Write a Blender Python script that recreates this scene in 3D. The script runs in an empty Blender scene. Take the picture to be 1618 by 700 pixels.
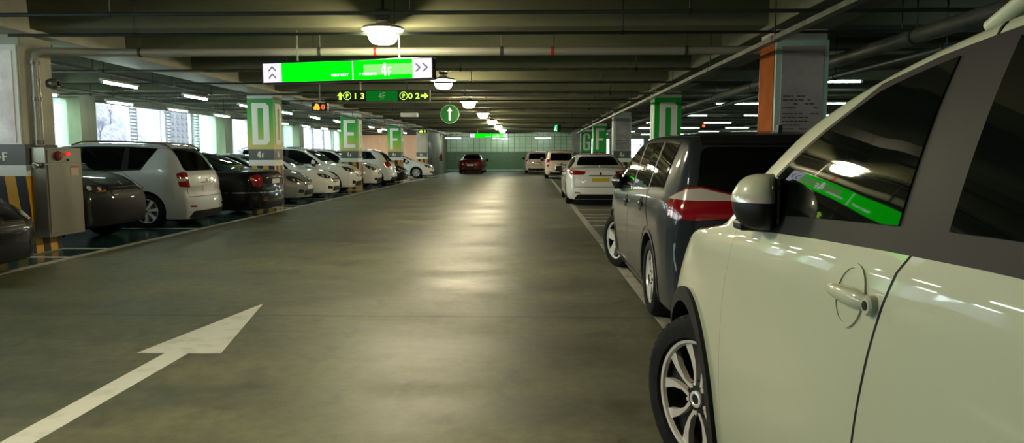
import bpy, bmesh, math, random
from mathutils import Vector, Matrix
from mathutils.bvhtree import BVHTree
random.seed(7)
PI=math.pi
SC=bpy.context.scene
COL=SC.collection
# ------------------------------------------------------------------ basics
def link(o,parent=None):
    COL.objects.link(o)
    if parent is not None: o.parent=parent
    return o
def tag(o,label=None,cat=None,group=None,kind=None):
    if label: o['label']=label
    if cat: o['category']=cat
    if group: o['group']=group
    if kind: o['kind']=kind
    return o
def empty(name,loc=(0,0,0),rz=0,label=None,cat=None,group=None,rot=None):
    o=bpy.data.objects.new(name,None); o.empty_display_size=.2
    o.location=loc; o.rotation_euler=rot or (0,0,rz)
    link(o); tag(o,label,cat,group); return o
def build(name,bm,mats,parent=None,smooth=None,loc=None):
    bmesh.ops.recalc_face_normals(bm,faces=bm.faces) if smooth!='keep' else None
    me=bpy.data.meshes.new(name); bm.to_mesh(me); bm.free()
    if not isinstance(mats,(list,tuple)): mats=[mats]
    for m in mats: me.materials.append(m)
    if smooth:
        me.polygons.foreach_set('use_smooth',[True]*len(me.polygons))
        me.set_sharp_from_angle(angle=math.radians(38 if smooth in (True,'keep') else smooth))
    o=bpy.data.objects.new(name,me); link(o,parent)
    if loc: o.location=loc
    return o
def B(): return bmesh.new()
def box(bm,x0,x1,y0,y1,z0,z1,mi=0,bev=0):
    g=bmesh.ops.create_cube(bm,size=1)
    for v in g['verts']:
        v.co=Vector(((x0+x1)/2+v.co.x*(x1-x0),(y0+y1)/2+v.co.y*(y1-y0),(z0+z1)/2+v.co.z*(z1-z0)))
    fs=set(f for v in g['verts'] for f in v.link_faces)
    for f in fs: f.material_index=mi
    if bev:
        es=set(e for f in fs for e in f.edges)
        r=bmesh.ops.bevel(bm,geom=list(es),offset=bev,segments=2,affect='EDGES',profile=.5)
        for f in r['faces']: f.material_index=mi
    return bm
def tube(bm,pts,r,n=10,mi=0,cap=True):
    pts=[Vector(p) for p in pts]; rings=[]; prev=None
    for i,p in enumerate(pts):
        if i==0: d=pts[1]-p
        elif i==len(pts)-1: d=p-pts[-2]
        else: d=(pts[i+1]-p).normalized()+(p-pts[i-1]).normalized()
        d.normalize()
        if prev is None:
            a=Vector((0,0,1)) if abs(d.z)<.9 else Vector((1,0,0)); u=d.cross(a).normalized()
        else:
            u=(prev-d*prev.dot(d)).normalized()
        prev=u; w=d.cross(u)
        rr=r[i] if isinstance(r,(list,tuple)) else r
        rings.append([bm.verts.new(p+(u*math.cos(2*PI*k/n)+w*math.sin(2*PI*k/n))*rr) for k in range(n)])
    for a,b in zip(rings,rings[1:]):
        for k in range(n):
            f=bm.faces.new((a[k],a[(k+1)%n],b[(k+1)%n],b[k])); f.material_index=mi
    if cap:
        for q in (rings[0][::-1],rings[-1]):
            f=bm.faces.new(q); f.material_index=mi
    return bm
def lathe(bm,prof,n=32,axis='z',org=(0,0,0),mi=0,closed=False):
    """prof: (r,h) list, spun round the axis"""
    o=Vector(org); rings=[]
    for r,h in prof:
        ring=[]
        if r<1e-6:
            c=Vector((0,0,h)) if axis=='z' else (Vector((0,h,0)) if axis=='y' else Vector((h,0,0)))
            v=bm.verts.new(o+c); rings.append([v]*n); continue
        for k in range(n):
            a=2*PI*k/n; c,s=r*math.cos(a),r*math.sin(a)
            ring.append(bm.verts.new(o+(Vector((c,s,h)) if axis=='z' else (Vector((c,h,s)) if axis=='y' else Vector((h,c,s))))))
        rings.append(ring)
    prs=list(zip(rings,rings[1:]))
    if closed: prs.append((rings[-1],rings[0]))
    for a,b in prs:
        for k in range(n):
            vs=[]
            for v in (a[k],a[(k+1)%n],b[(k+1)%n],b[k]):
                if v not in vs: vs.append(v)
            if len(vs)>2:
                try:
                    f=bm.faces.new(vs); f.material_index=mi
                except ValueError: pass
    return bm
def prism(bm,poly,fn,d0,d1,mi=0):
    """poly 2-D; fn(u,v,d)->3-D; extruded from d0 to d1"""
    a=[bm.verts.new(fn(u,v,d0)) for u,v in poly]; b=[bm.verts.new(fn(u,v,d1)) for u,v in poly]
    n=len(poly)
    fs=[bm.faces.new(a[::-1]),bm.faces.new(b)]
    for i in range(n): fs.append(bm.faces.new((a[i],a[(i+1)%n],b[(i+1)%n],b[i])))
    for f in fs: f.material_index=mi
    return bm
XZ=lambda u,v,d:(u,d,v)     # facing -Y
# ------------------------------------------------------------------ materials
MATS={}
def mat(name,color,rough=.5,metal=0,coat=0,emit=None,es=0,spec=.5,alpha=1,trans=0):
    m=bpy.data.materials.new(name); m.use_nodes=True
    b=m.node_tree.nodes['Principled BSDF']
    b.inputs['Base Color'].default_value=(*color,1); b.inputs['Roughness'].default_value=rough
    b.inputs['Metallic'].default_value=metal; b.inputs['Coat Weight'].default_value=coat
    b.inputs['Coat Roughness'].default_value=.03
    b.inputs['Specular IOR Level'].default_value=spec
    b.inputs['Transmission Weight'].default_value=trans
    if emit: b.inputs['Emission Color'].default_value=(*emit,1); b.inputs['Emission Strength'].default_value=es
    MATS[name]=m; return m
def nodes(m): return m.node_tree.nodes,m.node_tree.links,m.node_tree.nodes['Principled BSDF']
def noisy(m,c0,c1,scale=3,detail=6,bump=.0,stretch=(1,1,1),r0=None,r1=None,space='obj',lo=.35,hi=.65):
    N,L,b=nodes(m)
    g=N.new('ShaderNodeNewGeometry'); mp=N.new('ShaderNodeMapping'); mp.inputs['Scale'].default_value=stretch
    L.new(g.outputs['Position'],mp.inputs[0])
    n=N.new('ShaderNodeTexNoise'); n.inputs['Scale'].default_value=scale; n.inputs['Detail'].default_value=detail
    n.inputs['Roughness'].default_value=.62
    L.new(mp.outputs[0],n.inputs['Vector'])
    r=N.new('ShaderNodeValToRGB'); r.color_ramp.elements[0].color=(*c0,1); r.color_ramp.elements[1].color=(*c1,1)
    r.color_ramp.elements[0].position=lo; r.color_ramp.elements[1].position=hi
    L.new(n.outputs['Fac'],r.inputs[0]); L.new(r.outputs[0],b.inputs['Base Color'])
    if r0 is not None:
        q=N.new('ShaderNodeMapRange'); q.inputs[1].default_value=lo; q.inputs[2].default_value=hi
        q.inputs[3].default_value=r0; q.inputs[4].default_value=r1
        L.new(n.outputs['Fac'],q.inputs[0]); L.new(q.outputs[0],b.inputs['Roughness'])
    if bump:
        bp=N.new('ShaderNodeBump'); bp.inputs['Strength'].default_value=bump; bp.inputs['Distance'].default_value=.02
        L.new(n.outputs['Fac'],bp.inputs['Height']); L.new(bp.outputs[0],b.inputs['Normal'])
    return m
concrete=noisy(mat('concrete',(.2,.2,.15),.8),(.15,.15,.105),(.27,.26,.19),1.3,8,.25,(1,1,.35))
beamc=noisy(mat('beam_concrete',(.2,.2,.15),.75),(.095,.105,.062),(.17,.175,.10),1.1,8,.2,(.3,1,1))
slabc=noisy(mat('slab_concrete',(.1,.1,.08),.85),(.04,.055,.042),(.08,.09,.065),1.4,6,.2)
pillarc=noisy(mat('pillar_paint',(.5,.5,.42),.6),(.40,.41,.34),(.52,.52,.43),2,6,.1)
ochre=noisy(mat('ochre_wall',(.6,.4,.25),.7),(.66,.42,.27),(.80,.56,.40),.9,6,.1,(1,1,.2))
whitep=mat('white_paint',(.75,.76,.72),.55)
roadw=noisy(mat('road_white',(.75,.76,.70),.55),(.40,.42,.37),(.60,.62,.57),5,9,.05,lo=.25,hi=.5)
roadw2=noisy(mat('road_white_worn',(.4,.4,.36),.6),(.13,.135,.105),(.42,.43,.38),6,9,.05,lo=.3,hi=.55)
wf0=mat('far_window_frame',(.2,.22,.2),.5)
blackp=mat('black_plastic',(.010,.011,.012),.45,spec=.2)
softblack=mat('black_trim',(.008,.009,.010),.55,spec=.18)
darkmetal=mat('dark_metal',(.035,.04,.035),.5,.3)
galv=noisy(mat('galvanised_steel',(.3,.3,.27),.4,.75),(.13,.135,.11),(.25,.25,.20),4,4)
pipegrey=mat('pipe_grey_paint',(.30,.30,.25),.35,.2,.2)
pipedark=mat('pipe_dark_paint',(.035,.05,.045),.4,.2)
steel=noisy(mat('stainless_steel',(.4,.38,.33),.3,.85),(.27,.25,.20),(.31,.29,.235),3,5,stretch=(1,1,.2),r0=.30,r1=.38)
chrome=mat('chrome',(.75,.75,.75),.12,1)
tyre=noisy(mat('tyre_rubber',(.014,.014,.015),.8,spec=.15),(.006,.006,.007),(.014,.014,.015),20,3)
silverrim=mat('silver_alloy',(.72,.72,.70),.3,.35)
machined=mat('machined_alloy',(.66,.62,.57),.28,.4)
darkrim=mat('dark_alloy',(.02,.02,.022),.35,.6)
glassd=mat('tinted_glass',(.002,.003,.003),.02,0,0,spec=.42)
glassm=mat('windscreen_glass',(.012,.018,.018),.03,0,0,spec=.7)
redlens=mat('red_lens',(.24,.004,.010),.12,0,1)
clearlens=mat('clear_lens',(.50,.46,.40),.15,.1,1)
amber=mat('amber_lens',(.55,.13,.02),.15,0,1)
headl=mat('headlamp_lens',(.07,.07,.07),.12,.5,1)
reflm=mat('lamp_reflector',(.85,.85,.78),.25,.4,1)
platew=mat('plate_white',(.7,.7,.66),.4)
platey=mat('plate_yellow',(.62,.42,.02),.4)
greenp=mat('green_print',(.008,.42,.04),.45)
greenm=mat('sign_green_matte',(.002,.085,.012),.5,spec=.25)
letterw=mat('letter_white',(.92,.92,.83),.5)
gpan=mat('grey_panel',(.10,.105,.095),.5)
wband=mat('white_panel',(.80,.82,.77),.5)
signblk=mat('sign_frame_black',(.01,.01,.014),.3)
def emis(name,c,s):
    m=bpy.data.materials.new(name); m.use_nodes=True; N=m.node_tree.nodes; N.clear()
    e=N.new('ShaderNodeEmission'); e.inputs[0].default_value=(*c,1); e.inputs[1].default_value=s
    o=N.new('ShaderNodeOutputMaterial'); m.node_tree.links.new(e.outputs[0],o.inputs[0]); return m
LAMP=emis('lamp_glow',(1,.86,.56),205)
TUBE=emis('tube_glow',(.80,1,.86),60)
TUBEF=emis('tube_glow_far',(.85,1,.86),230)
TUBER=emis('tube_glow_cool',(.75,1,.92),22)
SGREEN=emis('lit_green_panel',(.0,.62,.002),2.6)
SPALE=emis('lit_pale_green_panel',(.30,.85,.22),1.1)
SWHITE=emis('lit_white_panel',(.80,.78,.95),1.25)
STEXT=emis('lit_lettering',(.85,1,.85),2)
SGREY=emis('lit_grey_chevron',(.16,.14,.20),.9)
LEDG=emis('led_yellow_green',(.55,.95,.08),1.6)
LEDR=emis('led_red',(1,.10,.02),2.2)
LEDO=emis('led_orange',(1,.33,.03),2.0)
DIMTX=emis('dim_lettering',(.22,.42,.20),.7)
def hazard():
    m=mat('hazard_stripes',(1,1,1),.5); N,L,b=nodes(m)
    g=N.new('ShaderNodeNewGeometry'); s=N.new('ShaderNodeSeparateXYZ'); L.new(g.outputs['Position'],s.inputs[0])
    a=N.new('ShaderNodeMath'); a.operation='ADD'; L.new(s.outputs[0],a.inputs[0]); L.new(s.outputs[1],a.inputs[1])
    z=N.new('ShaderNodeMath'); z.operation='MULTIPLY'; z.inputs[1].default_value=.12; L.new(s.outputs[2],z.inputs[0])
    c=N.new('ShaderNodeMath'); c.operation='ADD'; L.new(a.outputs[0],c.inputs[0]); L.new(z.outputs[0],c.inputs[1])
    d=N.new('ShaderNodeMath'); d.operation='MULTIPLY'; d.inputs[1].default_value=3.3; L.new(c.outputs[0],d.inputs[0])
    e=N.new('ShaderNodeMath'); e.operation='FRACT'; L.new(d.outputs[0],e.inputs[0])
    h=N.new('ShaderNodeMath'); h.operation='GREATER_THAN'; h.inputs[1].default_value=.5; L.new(e.outputs[0],h.inputs[0])
    x=N.new('ShaderNodeMix'); x.data_type='RGBA'; x.inputs[6].default_value=(.012,.013,.016,1); x.inputs[7].default_value=(.60,.30,.02,1)
    L.new(h.outputs[0],x.inputs[0]); L.new(x.outputs[2],b.inputs['Base Color']); return m
HAZ=hazard()
def gradient(name,stops,z0,z1,rough=.45,axisx=0):
    m=mat(name,(1,1,1),rough); N,L,b=nodes(m)
    g=N.new('ShaderNodeNewGeometry'); s=N.new('ShaderNodeSeparateXYZ'); L.new(g.outputs['Position'],s.inputs[0])
    q=N.new('ShaderNodeMapRange'); q.inputs[1].default_value=z0; q.inputs[2].default_value=z1; L.new(s.outputs[2],q.inputs[0])
    n=N.new('ShaderNodeTexNoise'); n.inputs['Scale'].default_value=1.1; n.inputs['Detail'].default_value=1
    ad=N.new('ShaderNodeMath'); ad.operation='MULTIPLY_ADD'; ad.inputs[1].default_value=.45; L.new(n.outputs[0],ad.inputs[0]); L.new(q.outputs[0],ad.inputs[2])
    sb=N.new('ShaderNodeMath'); sb.operation='SUBTRACT'; sb.inputs[1].default_value=.22; L.new(ad.outputs[0],sb.inputs[0])
    r=N.new('ShaderNodeValToRGB'); L.new(sb.outputs[0],r.inputs[0]); cr=r.color_ramp
    while len(cr.elements)<len(stops): cr.elements.new(.5)
    for e,(p,c) in zip(cr.elements,stops): e.position=p; e.color=(*c,1)
    L.new(r.outputs[0],b.inputs['Base Color']); return m
LIME=gradient('green_to_lime_print',[(0,(.62,.50,.16)),(.22,(.40,.55,.06)),(.48,(.12,.50,.03)),(.75,(.01,.38,.03)),(1,(.005,.30,.04))],1.55,2.9)
# floor
def floor_mat():
    m=mat('floor_concrete',(.1,.1,.07),.45,spec=.9); N,L,b=nodes(m)
    g=N.new('ShaderNodeNewGeometry'); s=N.new('ShaderNodeSeparateXYZ'); L.new(g.outputs['Position'],s.inputs[0])
    def noise(sc,st=(1,1,1),det=8,ro=.6):
        mp=N.new('ShaderNodeMapping'); mp.inputs['Scale'].default_value=st; L.new(g.outputs['Position'],mp.inputs[0])
        n=N.new('ShaderNodeTexNoise'); n.inputs['Scale'].default_value=sc; n.inputs['Detail'].default_value=det; n.inputs['Roughness'].default_value=ro
        L.new(mp.outputs[0],n.inputs['Vector']); return n
    def ramp(src,a,b_,p0,p1):
        r=N.new('ShaderNodeValToRGB'); r.color_ramp.elements[0].color=(*a,1); r.color_ramp.elements[1].color=(*b_,1)
        r.color_ramp.elements[0].position=p0; r.color_ramp.elements[1].position=p1; L.new(src,r.inputs[0]); return r
    def mix(f,a,b_,t='MIX'):
        x=N.new('ShaderNodeMix'); x.data_type='RGBA'; x.blend_type=t
        if isinstance(f,float): x.inputs[0].default_value=f
        else: L.new(f,x.inputs[0])
        for i,q in ((6,a),(7,b_)):
            if isinstance(q,tuple): x.inputs[i].default_value=(*q,1)
            else: L.new(q,x.inputs[i])
        return x.outputs[2]
    big=noise(.55); fine=noise(9,det=10,ro=.7); spots=noise(3.2,(1,.6,1),6,.65); dirt=noise(1.1,(.35,1,1),8,.65)
    c=ramp(big.outputs[0],(.064,.074,.044),(.118,.123,.068),.3,.7).outputs[0]
    c=mix(.75,c,ramp(fine.outputs[0],(.5,.52,.52),(1.35,1.33,1.25),.32,.68).outputs[0],'MULTIPLY')
    c=mix(.85,c,ramp(spots.outputs[0],(.38,.40,.38),(1,1,1),.30,.46).outputs[0],'MULTIPLY')
    c=mix(.85,c,ramp(dirt.outputs[0],(.55,.60,.57),(1.15,1.12,1.02),.36,.6).outputs[0],'MULTIPLY')
    sp=noise(26,(1,.7,1),3,.6); c=mix(.8,c,ramp(sp.outputs[0],(.25,.25,.23),(1,1,1),.27,.33).outputs[0],'MULTIPLY')
    # joint line across the aisle every 9.3 m
    y=N.new('ShaderNodeMath'); y.operation='ADD'; y.inputs[1].default_value=3.14; L.new(s.outputs[1],y.inputs[0])
    wob=N.new('ShaderNodeMath'); wob.operation='MULTIPLY_ADD'; wob.inputs[1].default_value=.05; L.new(spots.outputs[0],wob.inputs[0]); L.new(y.outputs[0],wob.inputs[2])
    md=N.new('ShaderNodeMath'); md.operation='MODULO'; md.inputs[1].default_value=9.3; L.new(wob.outputs[0],md.inputs[0])
    ab=N.new('ShaderNodeMath'); ab.operation='LESS_THAN'; ab.inputs[1].default_value=.06; L.new(md.outputs[0],ab.inputs[0])
    c=mix(ab.outputs[0],c,mix(.75,c,(.03,.03,.025)))
    # stalls: green-blue epoxy
    st=N.new('ShaderNodeMath'); st.operation='LESS_THAN'; st.inputs[1].default_value=-6.42; L.new(s.outputs[0],st.inputs[0])
    teal=ramp(big.outputs[0],(.012,.045,.045),(.025,.075,.07),.3,.7).outputs[0]
    c=mix(st.outputs[0],c,teal)
    L.new(c,b.inputs['Base Color'])
    q=N.new('ShaderNodeMapRange'); q.inputs[1].default_value=.3; q.inputs[2].default_value=.7; q.inputs[3].default_value=.42; q.inputs[4].default_value=.62
    L.new(dirt.outputs[0],q.inputs[0])
    rs=N.new('ShaderNodeMix'); rs.data_type='FLOAT'; L.new(st.outputs[0],rs.inputs[0]); L.new(q.outputs[0],rs.inputs[2]); rs.inputs[3].default_value=.2
    L.new(rs.outputs[0],b.inputs['Roughness'])
    bp=N.new('ShaderNodeBump'); bp.inputs['Strength'].default_value=.12; bp.inputs['Distance'].default_value=.01
    L.new(fine.outputs[0],bp.inputs['Height']); L.new(bp.outputs[0],b.inputs['Normal'])
    return m
FLOOR=floor_mat()
def tile_mat():
    m=mat('green_tile',(.3,.4,.3),.3); N,L,b=nodes(m)
    g=N.new('ShaderNodeNewGeometry'); s=N.new('ShaderNodeSeparateXYZ'); L.new(g.outputs['Position'],s.inputs[0])
    cx=N.new('ShaderNodeCombineXYZ'); L.new(s.outputs[0],cx.inputs[0]); L.new(s.outputs[2],cx.inputs[1])
    br=N.new('ShaderNodeTexBrick'); br.offset=0; br.inputs['Scale'].default_value=1; br.inputs['Brick Width'].default_value=.5; br.inputs['Row Height'].default_value=.33
    br.inputs['Mortar Size'].default_value=.02; br.inputs['Color1'].default_value=(.44,.60,.42,1); br.inputs['Color2'].default_value=(.52,.68,.48,1); br.inputs['Mortar'].default_value=(.12,.19,.12,1)
    L.new(cx.outputs[0],br.inputs[0]); L.new(br.outputs[0],b.inputs['Base Color']); return m
TILE=tile_mat()
darkgreen=noisy(mat('dark_green_dado',(.06,.10,.06),.5),(.08,.15,.08),(.11,.19,.105),2,5)
# ------------------------------------------------------------------ lettering
def font_mesh(bm,txt,x,z,size,d0,d1,sx=1,mi=0,fn=None,align='CENTER',bold=0):
    cu=bpy.data.curves.new('t','FONT'); cu.body=txt; cu.size=size; cu.align_x=align; cu.offset=bold*size; cu.resolution_u=3
    o=bpy.data.objects.new('t',cu); COL.objects.link(o)
    dg=bpy.context.evaluated_depsgraph_get(); me=bpy.data.meshes.new_from_object(o.evaluated_get(dg))
    b2=bmesh.new(); b2.from_mesh(me)
    bmesh.ops.remove_doubles(b2,verts=b2.verts,dist=1e-5)
    r=bmesh.ops.extrude_face_region(b2,geom=list(b2.faces))
    for v in r['geom']:
        if isinstance(v,bmesh.types.BMVert): v.co.z=1
    fn=fn or XZ
    for v in b2.verts:
        v.co=Vector(fn(x+v.co.x*sx,z+v.co.y,d0+(d1-d0)*v.co.z))
    for f in b2.faces: f.material_index=mi
    t=bpy.data.meshes.new('t'); b2.to_mesh(t); b2.free(); bm.from_mesh(t)
    bpy.data.objects.remove(o); bpy.data.curves.remove(cu); bpy.data.meshes.remove(me); bpy.data.meshes.remove(t)
    return bm
# blocky condensed glyphs in a unit box (polygons)
k=.32; ch=.18; th=.12
GL={
 'D':[[(0,0),(.34,0),(.34,1),(0,1)],[(.34,1-th),(.66,1-th),(.82,1),(.34,1)],[(.34,0),(.82,0),(.66,th),(.34,th)],
      [(.66,th),(.82,0),(1,.08),(1,.92),(.82,1),(.66,1-th)]],
 'E':[[(0,0),(k,0),(k,1),(0,1)],[(k,1-th),(1,1-th),(1,1),(k,1)],[(k,.5-th/2),(.88,.5-th/2),(.88,.5+th/2),(k,.5+th/2)],[(k,0),(1,0),(1,th),(k,th)]],
 'F':[[(0,0),(k,0),(k,1),(0,1)],[(k,1-th),(1,1-th),(1,1),(k,1)],[(k,.47-th/2),(.85,.47-th/2),(.85,.47+th/2),(k,.47+th/2)]],
 'G':[[(0,ch*.6),(ch,0),(k,th),(k,1-th),(ch,1),(0,1-ch*.6)],[(ch,1),(k,1-th),(1-k,1-th),(1-ch,1)],[(ch,0),(1-ch,0),(1-k,th),(k,th)],
      [(1-k,th),(1-ch,0),(1,ch*.6),(1,.52),(1-k,.52)],[(.5,.40),(1-k,.40),(1-k,.52),(.5,.52)],[(1-k,1-th),(1-ch,1),(1,1-ch*.6),(1,.70),(1-k,.70)]],
 'H':[[(0,0),(k,0),(k,1),(0,1)],[(1-k,0),(1,0),(1,1),(1-k,1)],[(k,.44),(1-k,.44),(1-k,.57),(k,.57)]],
 '4':[[(.52,0),(.80,0),(.80,.22),(.52,.22)],[(0,.22),(1,.22),(1,.36),(0,.36)],[(.52,.36),(.80,.36),(.80,1),(.52,1)],[(0,.36),(.24,.36),(.52,.80),(.52,1),(.40,1)]],
}
def glyph(bm,c,u0,u1,z0,z1,d0,d1,fn,mi=0,flip=False):
    for p in GL[c]:
        q=[(u0+(u1-u0)*(1-a if flip else a),z0+(z1-z0)*b_) for a,b_ in p]
        prism(bm,q,fn,d0,d1,mi)
    return bm
# ------------------------------------------------------------------ setting
CH=3.12
def struct(name,bm,m,smooth=None):
    o=build(name,bm,m,smooth=smooth); o['kind']='structure'; return o
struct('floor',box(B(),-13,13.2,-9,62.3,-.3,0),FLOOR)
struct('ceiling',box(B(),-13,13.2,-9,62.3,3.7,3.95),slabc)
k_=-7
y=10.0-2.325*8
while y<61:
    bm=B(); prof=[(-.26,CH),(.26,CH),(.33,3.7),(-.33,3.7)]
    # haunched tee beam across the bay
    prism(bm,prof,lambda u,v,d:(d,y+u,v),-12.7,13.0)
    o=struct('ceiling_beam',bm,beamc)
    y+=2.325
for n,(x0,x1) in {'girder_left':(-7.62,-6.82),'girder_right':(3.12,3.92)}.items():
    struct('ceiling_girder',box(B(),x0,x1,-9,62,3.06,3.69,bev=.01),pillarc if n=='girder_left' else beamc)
struct('wall_far',box(box(B(),-7.3,3.6,62.0,62.3,1.62,3.7,0),-7.3,3.6,61.96,62.3,0,1.62,1),[TILE,darkgreen])
struct('baseboard_far',box(B(),-7.3,3.6,61.9,61.97,0,.14),noisy(mat('kerb_teal',(.1,.2,.15),.5),(.2,.4,.3),(.3,.5,.38),3,4))
bm=B()
box(bm,3.6,13.2,62,62.3,0,1.15); box(bm,3.6,13.2,62,62.3,2.75,3.7)
for x in (3.6,6.7,9.6,12.6): box(bm,x,x+.45,62,62.3,1.1,2.8)
struct('wall_far_right',bm,pillarc)
bm=B()
for x in [4.05+.88*i for i in range(11)]: box(bm,x-.03,x+.03,62.08,62.14,1.15,2.75)
box(bm,3.7,13,62.07,62.15,2.2,2.26)
struct('window_20',bm,wf0)
struct('wall_core_side',box(B(),-7.55,-7.3,49.2,62.3,0,3.7),concrete)
struct('wall_core_front',box(B(),-13,-7.3,49.2,49.45,0,3.7),ochre)
struct('trim_core',box(B(),-13,-7.3,49.0,49.2,2.75,3.1,bev=.01),darkmetal)
struct('door_1',box(box(B(),-7.3,-7.24,50.4,51.9,0,2.3,bev=.004),-7.24,-7.2,51.7,51.75,1.0,1.15),noisy(mat('dark_door',(.02,.025,.025),.5),(.015,.02,.02),(.03,.035,.033),2,3))
struct('wall_right',box(B(),13,13.2,-9,62.3,0,3.7),concrete)
struct('wall_back',box(B(),-13,13.2,-9.2,-9,0,3.7),concrete)
struct('wall_left',box(box(B(),-12.95,-12.7,-9,49.2,0,1.0),-12.95,-12.7,-9,49.2,2.95,3.7),concrete)
# outer piers and window frames on the open side
pier_green=mat('pale_green_pier',(.30,.36,.27),.6)
wf=mat('window_frame',(.55,.57,.6),.4,.3)
def tinted(name,c,f=.6):
    m=bpy.data.materials.new(name); m.use_nodes=True; N=m.node_tree.nodes; L=m.node_tree.links; N.clear()
    t=N.new('ShaderNodeBsdfTransparent'); t.inputs[0].default_value=(*c,1); d=N.new('ShaderNodeBsdfTranslucent'); d.inputs[0].default_value=(*c,1)
    x=N.new('ShaderNodeMixShader'); x.inputs[0].default_value=1-f; L.new(t.outputs[0],x.inputs[1]); L.new(d.outputs[0],x.inputs[2])
    o=N.new('ShaderNodeOutputMaterial'); L.new(x.outputs[0],o.inputs[0]); return m
frost=tinted('frosted_green_glass',(.84,1,.86),.85)
ys=[19.6+9.35*i for i in range(-3,4)]
wi=1
for yy in ys:
    struct('trim_pier',box(B(),-13,-12.45,yy,yy+.7,0,3.7),concrete)
    # frosted panel beside the pier
    bm=B()
    box(bm,-12.84,-12.81,yy-2.2,yy,1.0,2.95,0); box(bm,-12.88,-12.77,yy-2.26,yy-2.2,1.0,2.95,1)
    struct('window_%d'%wi,bm,[frost,wf]); wi+=1
for yy in ys:
    for j in range(4):
        a=yy+.72+j*2.17
        if a>47.5: continue
        t=empty('window_louvre',(-12.7,a,1.0),0,None,None,'louvre strips between the window openings on the open side')
        idx=len([o for o in bpy.data.objects if o.name.startswith('window_louvre')])
        tag(t,'tall narrow white slatted louvre strip standing in the windows of the open left side','louvre')
        build('frame',box(box(B(),-.12,0,-.03,0,0,1.95),-.12,0,.38,.41,0,1.95),wf,t)
        bm=B()
        for q in range(18):
            z=.05+q*.105
            prism(bm,[(-.12,z),(-.02,z+.045),(-.015,z+.035),(-.115,z-.01)],lambda u,v,d:(u,d,v),0,.38)
        build('slats',bm,mat('louvre_slat',(.5,.5,.55),.5) if 'louvre_slat' not in MATS else MATS['louvre_slat'],t)
# ------------------------------------------------------------------ pillars
def shade_board(t,x0,x1,y0,c,side,green,xs,lz=(1.66,2.80)):
    pass
def pillar(X0,Y0,label,letter,side,green=None,poster=None,front=True):
    """side=+1: aisle lies towards +X"""
    W=.66; t=empty('concrete_pillar',(X0+W/2,Y0+W/2,0),0,label,'pillar')
    h=W/2
    build('shaft',box(B(),-h,h,-h,h,0,3.1,bev=.012),pillarc,t)
    e=.012; s=side
    build('hazard_band',box(B(),-h-e,h+e,-h-e,h+e,.02,1.12),HAZ,t)
    build('lower_band',box(B(),-h-.016,h+.016,-h-.016,h+.016,1.12,1.27),wband,t)
    fr=lambda u,v,d:(u,-h-d,v)
    sd=lambda u,v,d:(s*(h+d),u*s,v)
    gp=build('floor_band',box(B(),-h-.016,h+.016,-h-.016,h+.016,1.27,1.56),gpan,t)
    bm=B()
    for fn in (fr,sd):
        glyph(bm,'4',-.11,.0,1.33,1.5,.016,.024,fn); glyph(bm,'F',.02,.09,1.33,1.45,.016,.024,fn)
    build('lettering',bm,letterw,gp)
    if letter:
        bd=build('letter_board',box(B(),-h-.02,h+.02,-h-.02,h+.02,1.56,2.90),green or greenp,t)
        bm=B()
        for fn in (fr,sd): glyph(bm,letter,-.22,.24,1.68,2.78,.02,.03,fn)
        build('letter',bm,letterw,bd)
        build('top_band',box(B(),-h-.016,h+.016,-h-.016,h+.016,2.90,3.04),wband,t)
    if poster:
        build('poster_border',box(B(),-h-.014,h+.014,-h-.022,h+.014,1.56,2.92),mat('border_pale_green',(.42,.60,.52),.4) if 'border_pale_green' not in MATS else MATS['border_pale_green'],t)
        pf=build('poster',box(B(),-h+.06,h-.05,-h-.034,-h-.021,1.58,2.84,0),poster[0],t)
        bm=B(); random.seed(3)
        if poster[2]:
            for i in range(11):
                z=2.18-i*.05-(.03 if i>3 else 0)
                x=-h+.09
                while x<h-.12:
                    w=random.uniform(.02,.07); 
                    if random.random()<.9 and x<h-.12-random.random()*.25: box(bm,x,x+w,-h-.038,-h-.033,z,z+.016)
                    x+=w+.012
            build('small_print',bm,mat('print_grey',(.07,.06,.06),.5) if 'print_grey' not in MATS else MATS['print_grey'],pf)
        build('side_poster',box(B(),*( (h+.013,h+.026) if s>0 else (-h-.026,-h-.013)),-h+.03,h-.03,1.56,2.88),poster[1],t)
    return t
pgrey=noisy(mat('poster_grey',(.18,.165,.16),.4),(.30,.27,.27),(.46,.42,.40),1.8,4)
porange=noisy(mat('poster_orange',(.3,.08,.02),.85,spec=.05),(.30,.075,.015),(.40,.115,.03),2,3)
ppink=noisy(mat('poster_pink',(.5,.35,.3),.3),(.68,.54,.50),(1,.93,.90),2.6,6,.9,lo=.3,hi=.7)
pw=noisy(mat('poster_side',(.45,.4,.38),.4),(.3,.28,.26),(.45,.42,.4),2,3)
YC=[9.72+9.33*i for i in range(5)]
LX=-7.56; RX=3.24
tc=pillar(LX-.14,YC[0]+.08,'nearest left pillar, with crinkled pink poster, fire pipe and steel hydrant cabinet',None,1,poster=None)
h=.33
pb=build('poster_border',box(B(),-h-.02,h-.03,-h-.022,-h,1.56,2.92),wband,tc)
pb2=build('poster',box(B(),-h+.0,h-.09,-h-.034,-h-.02,1.58,2.84),ppink,tc)
for i,(l,lab) in enumerate([('D','left pillar with the big letter D beside the black sedan'),('E','left pillar with the big letter E beside the white cars'),('F','left pillar with the big letter F near the end of the row')]):
    pillar(LX,YC[i+1],lab,l,1,LIME)
pillar(LX,YC[4],'plain far left pillar in front of the ochre wall, without a letter',None,1)
pillar(RX,YC[0],'nearest right pillar, with a grey text poster and an orange poster on its side',None,-1,poster=(pgrey,porange,1))
pillar(RX,YC[1],'green right pillar with the letter D, rising behind the dark grey van','D',-1)
pillar(RX,YC[2],'right pillar with a plain grey and white poster, behind the letter D one',None,-1,poster=(pgrey,pw,1))
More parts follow.
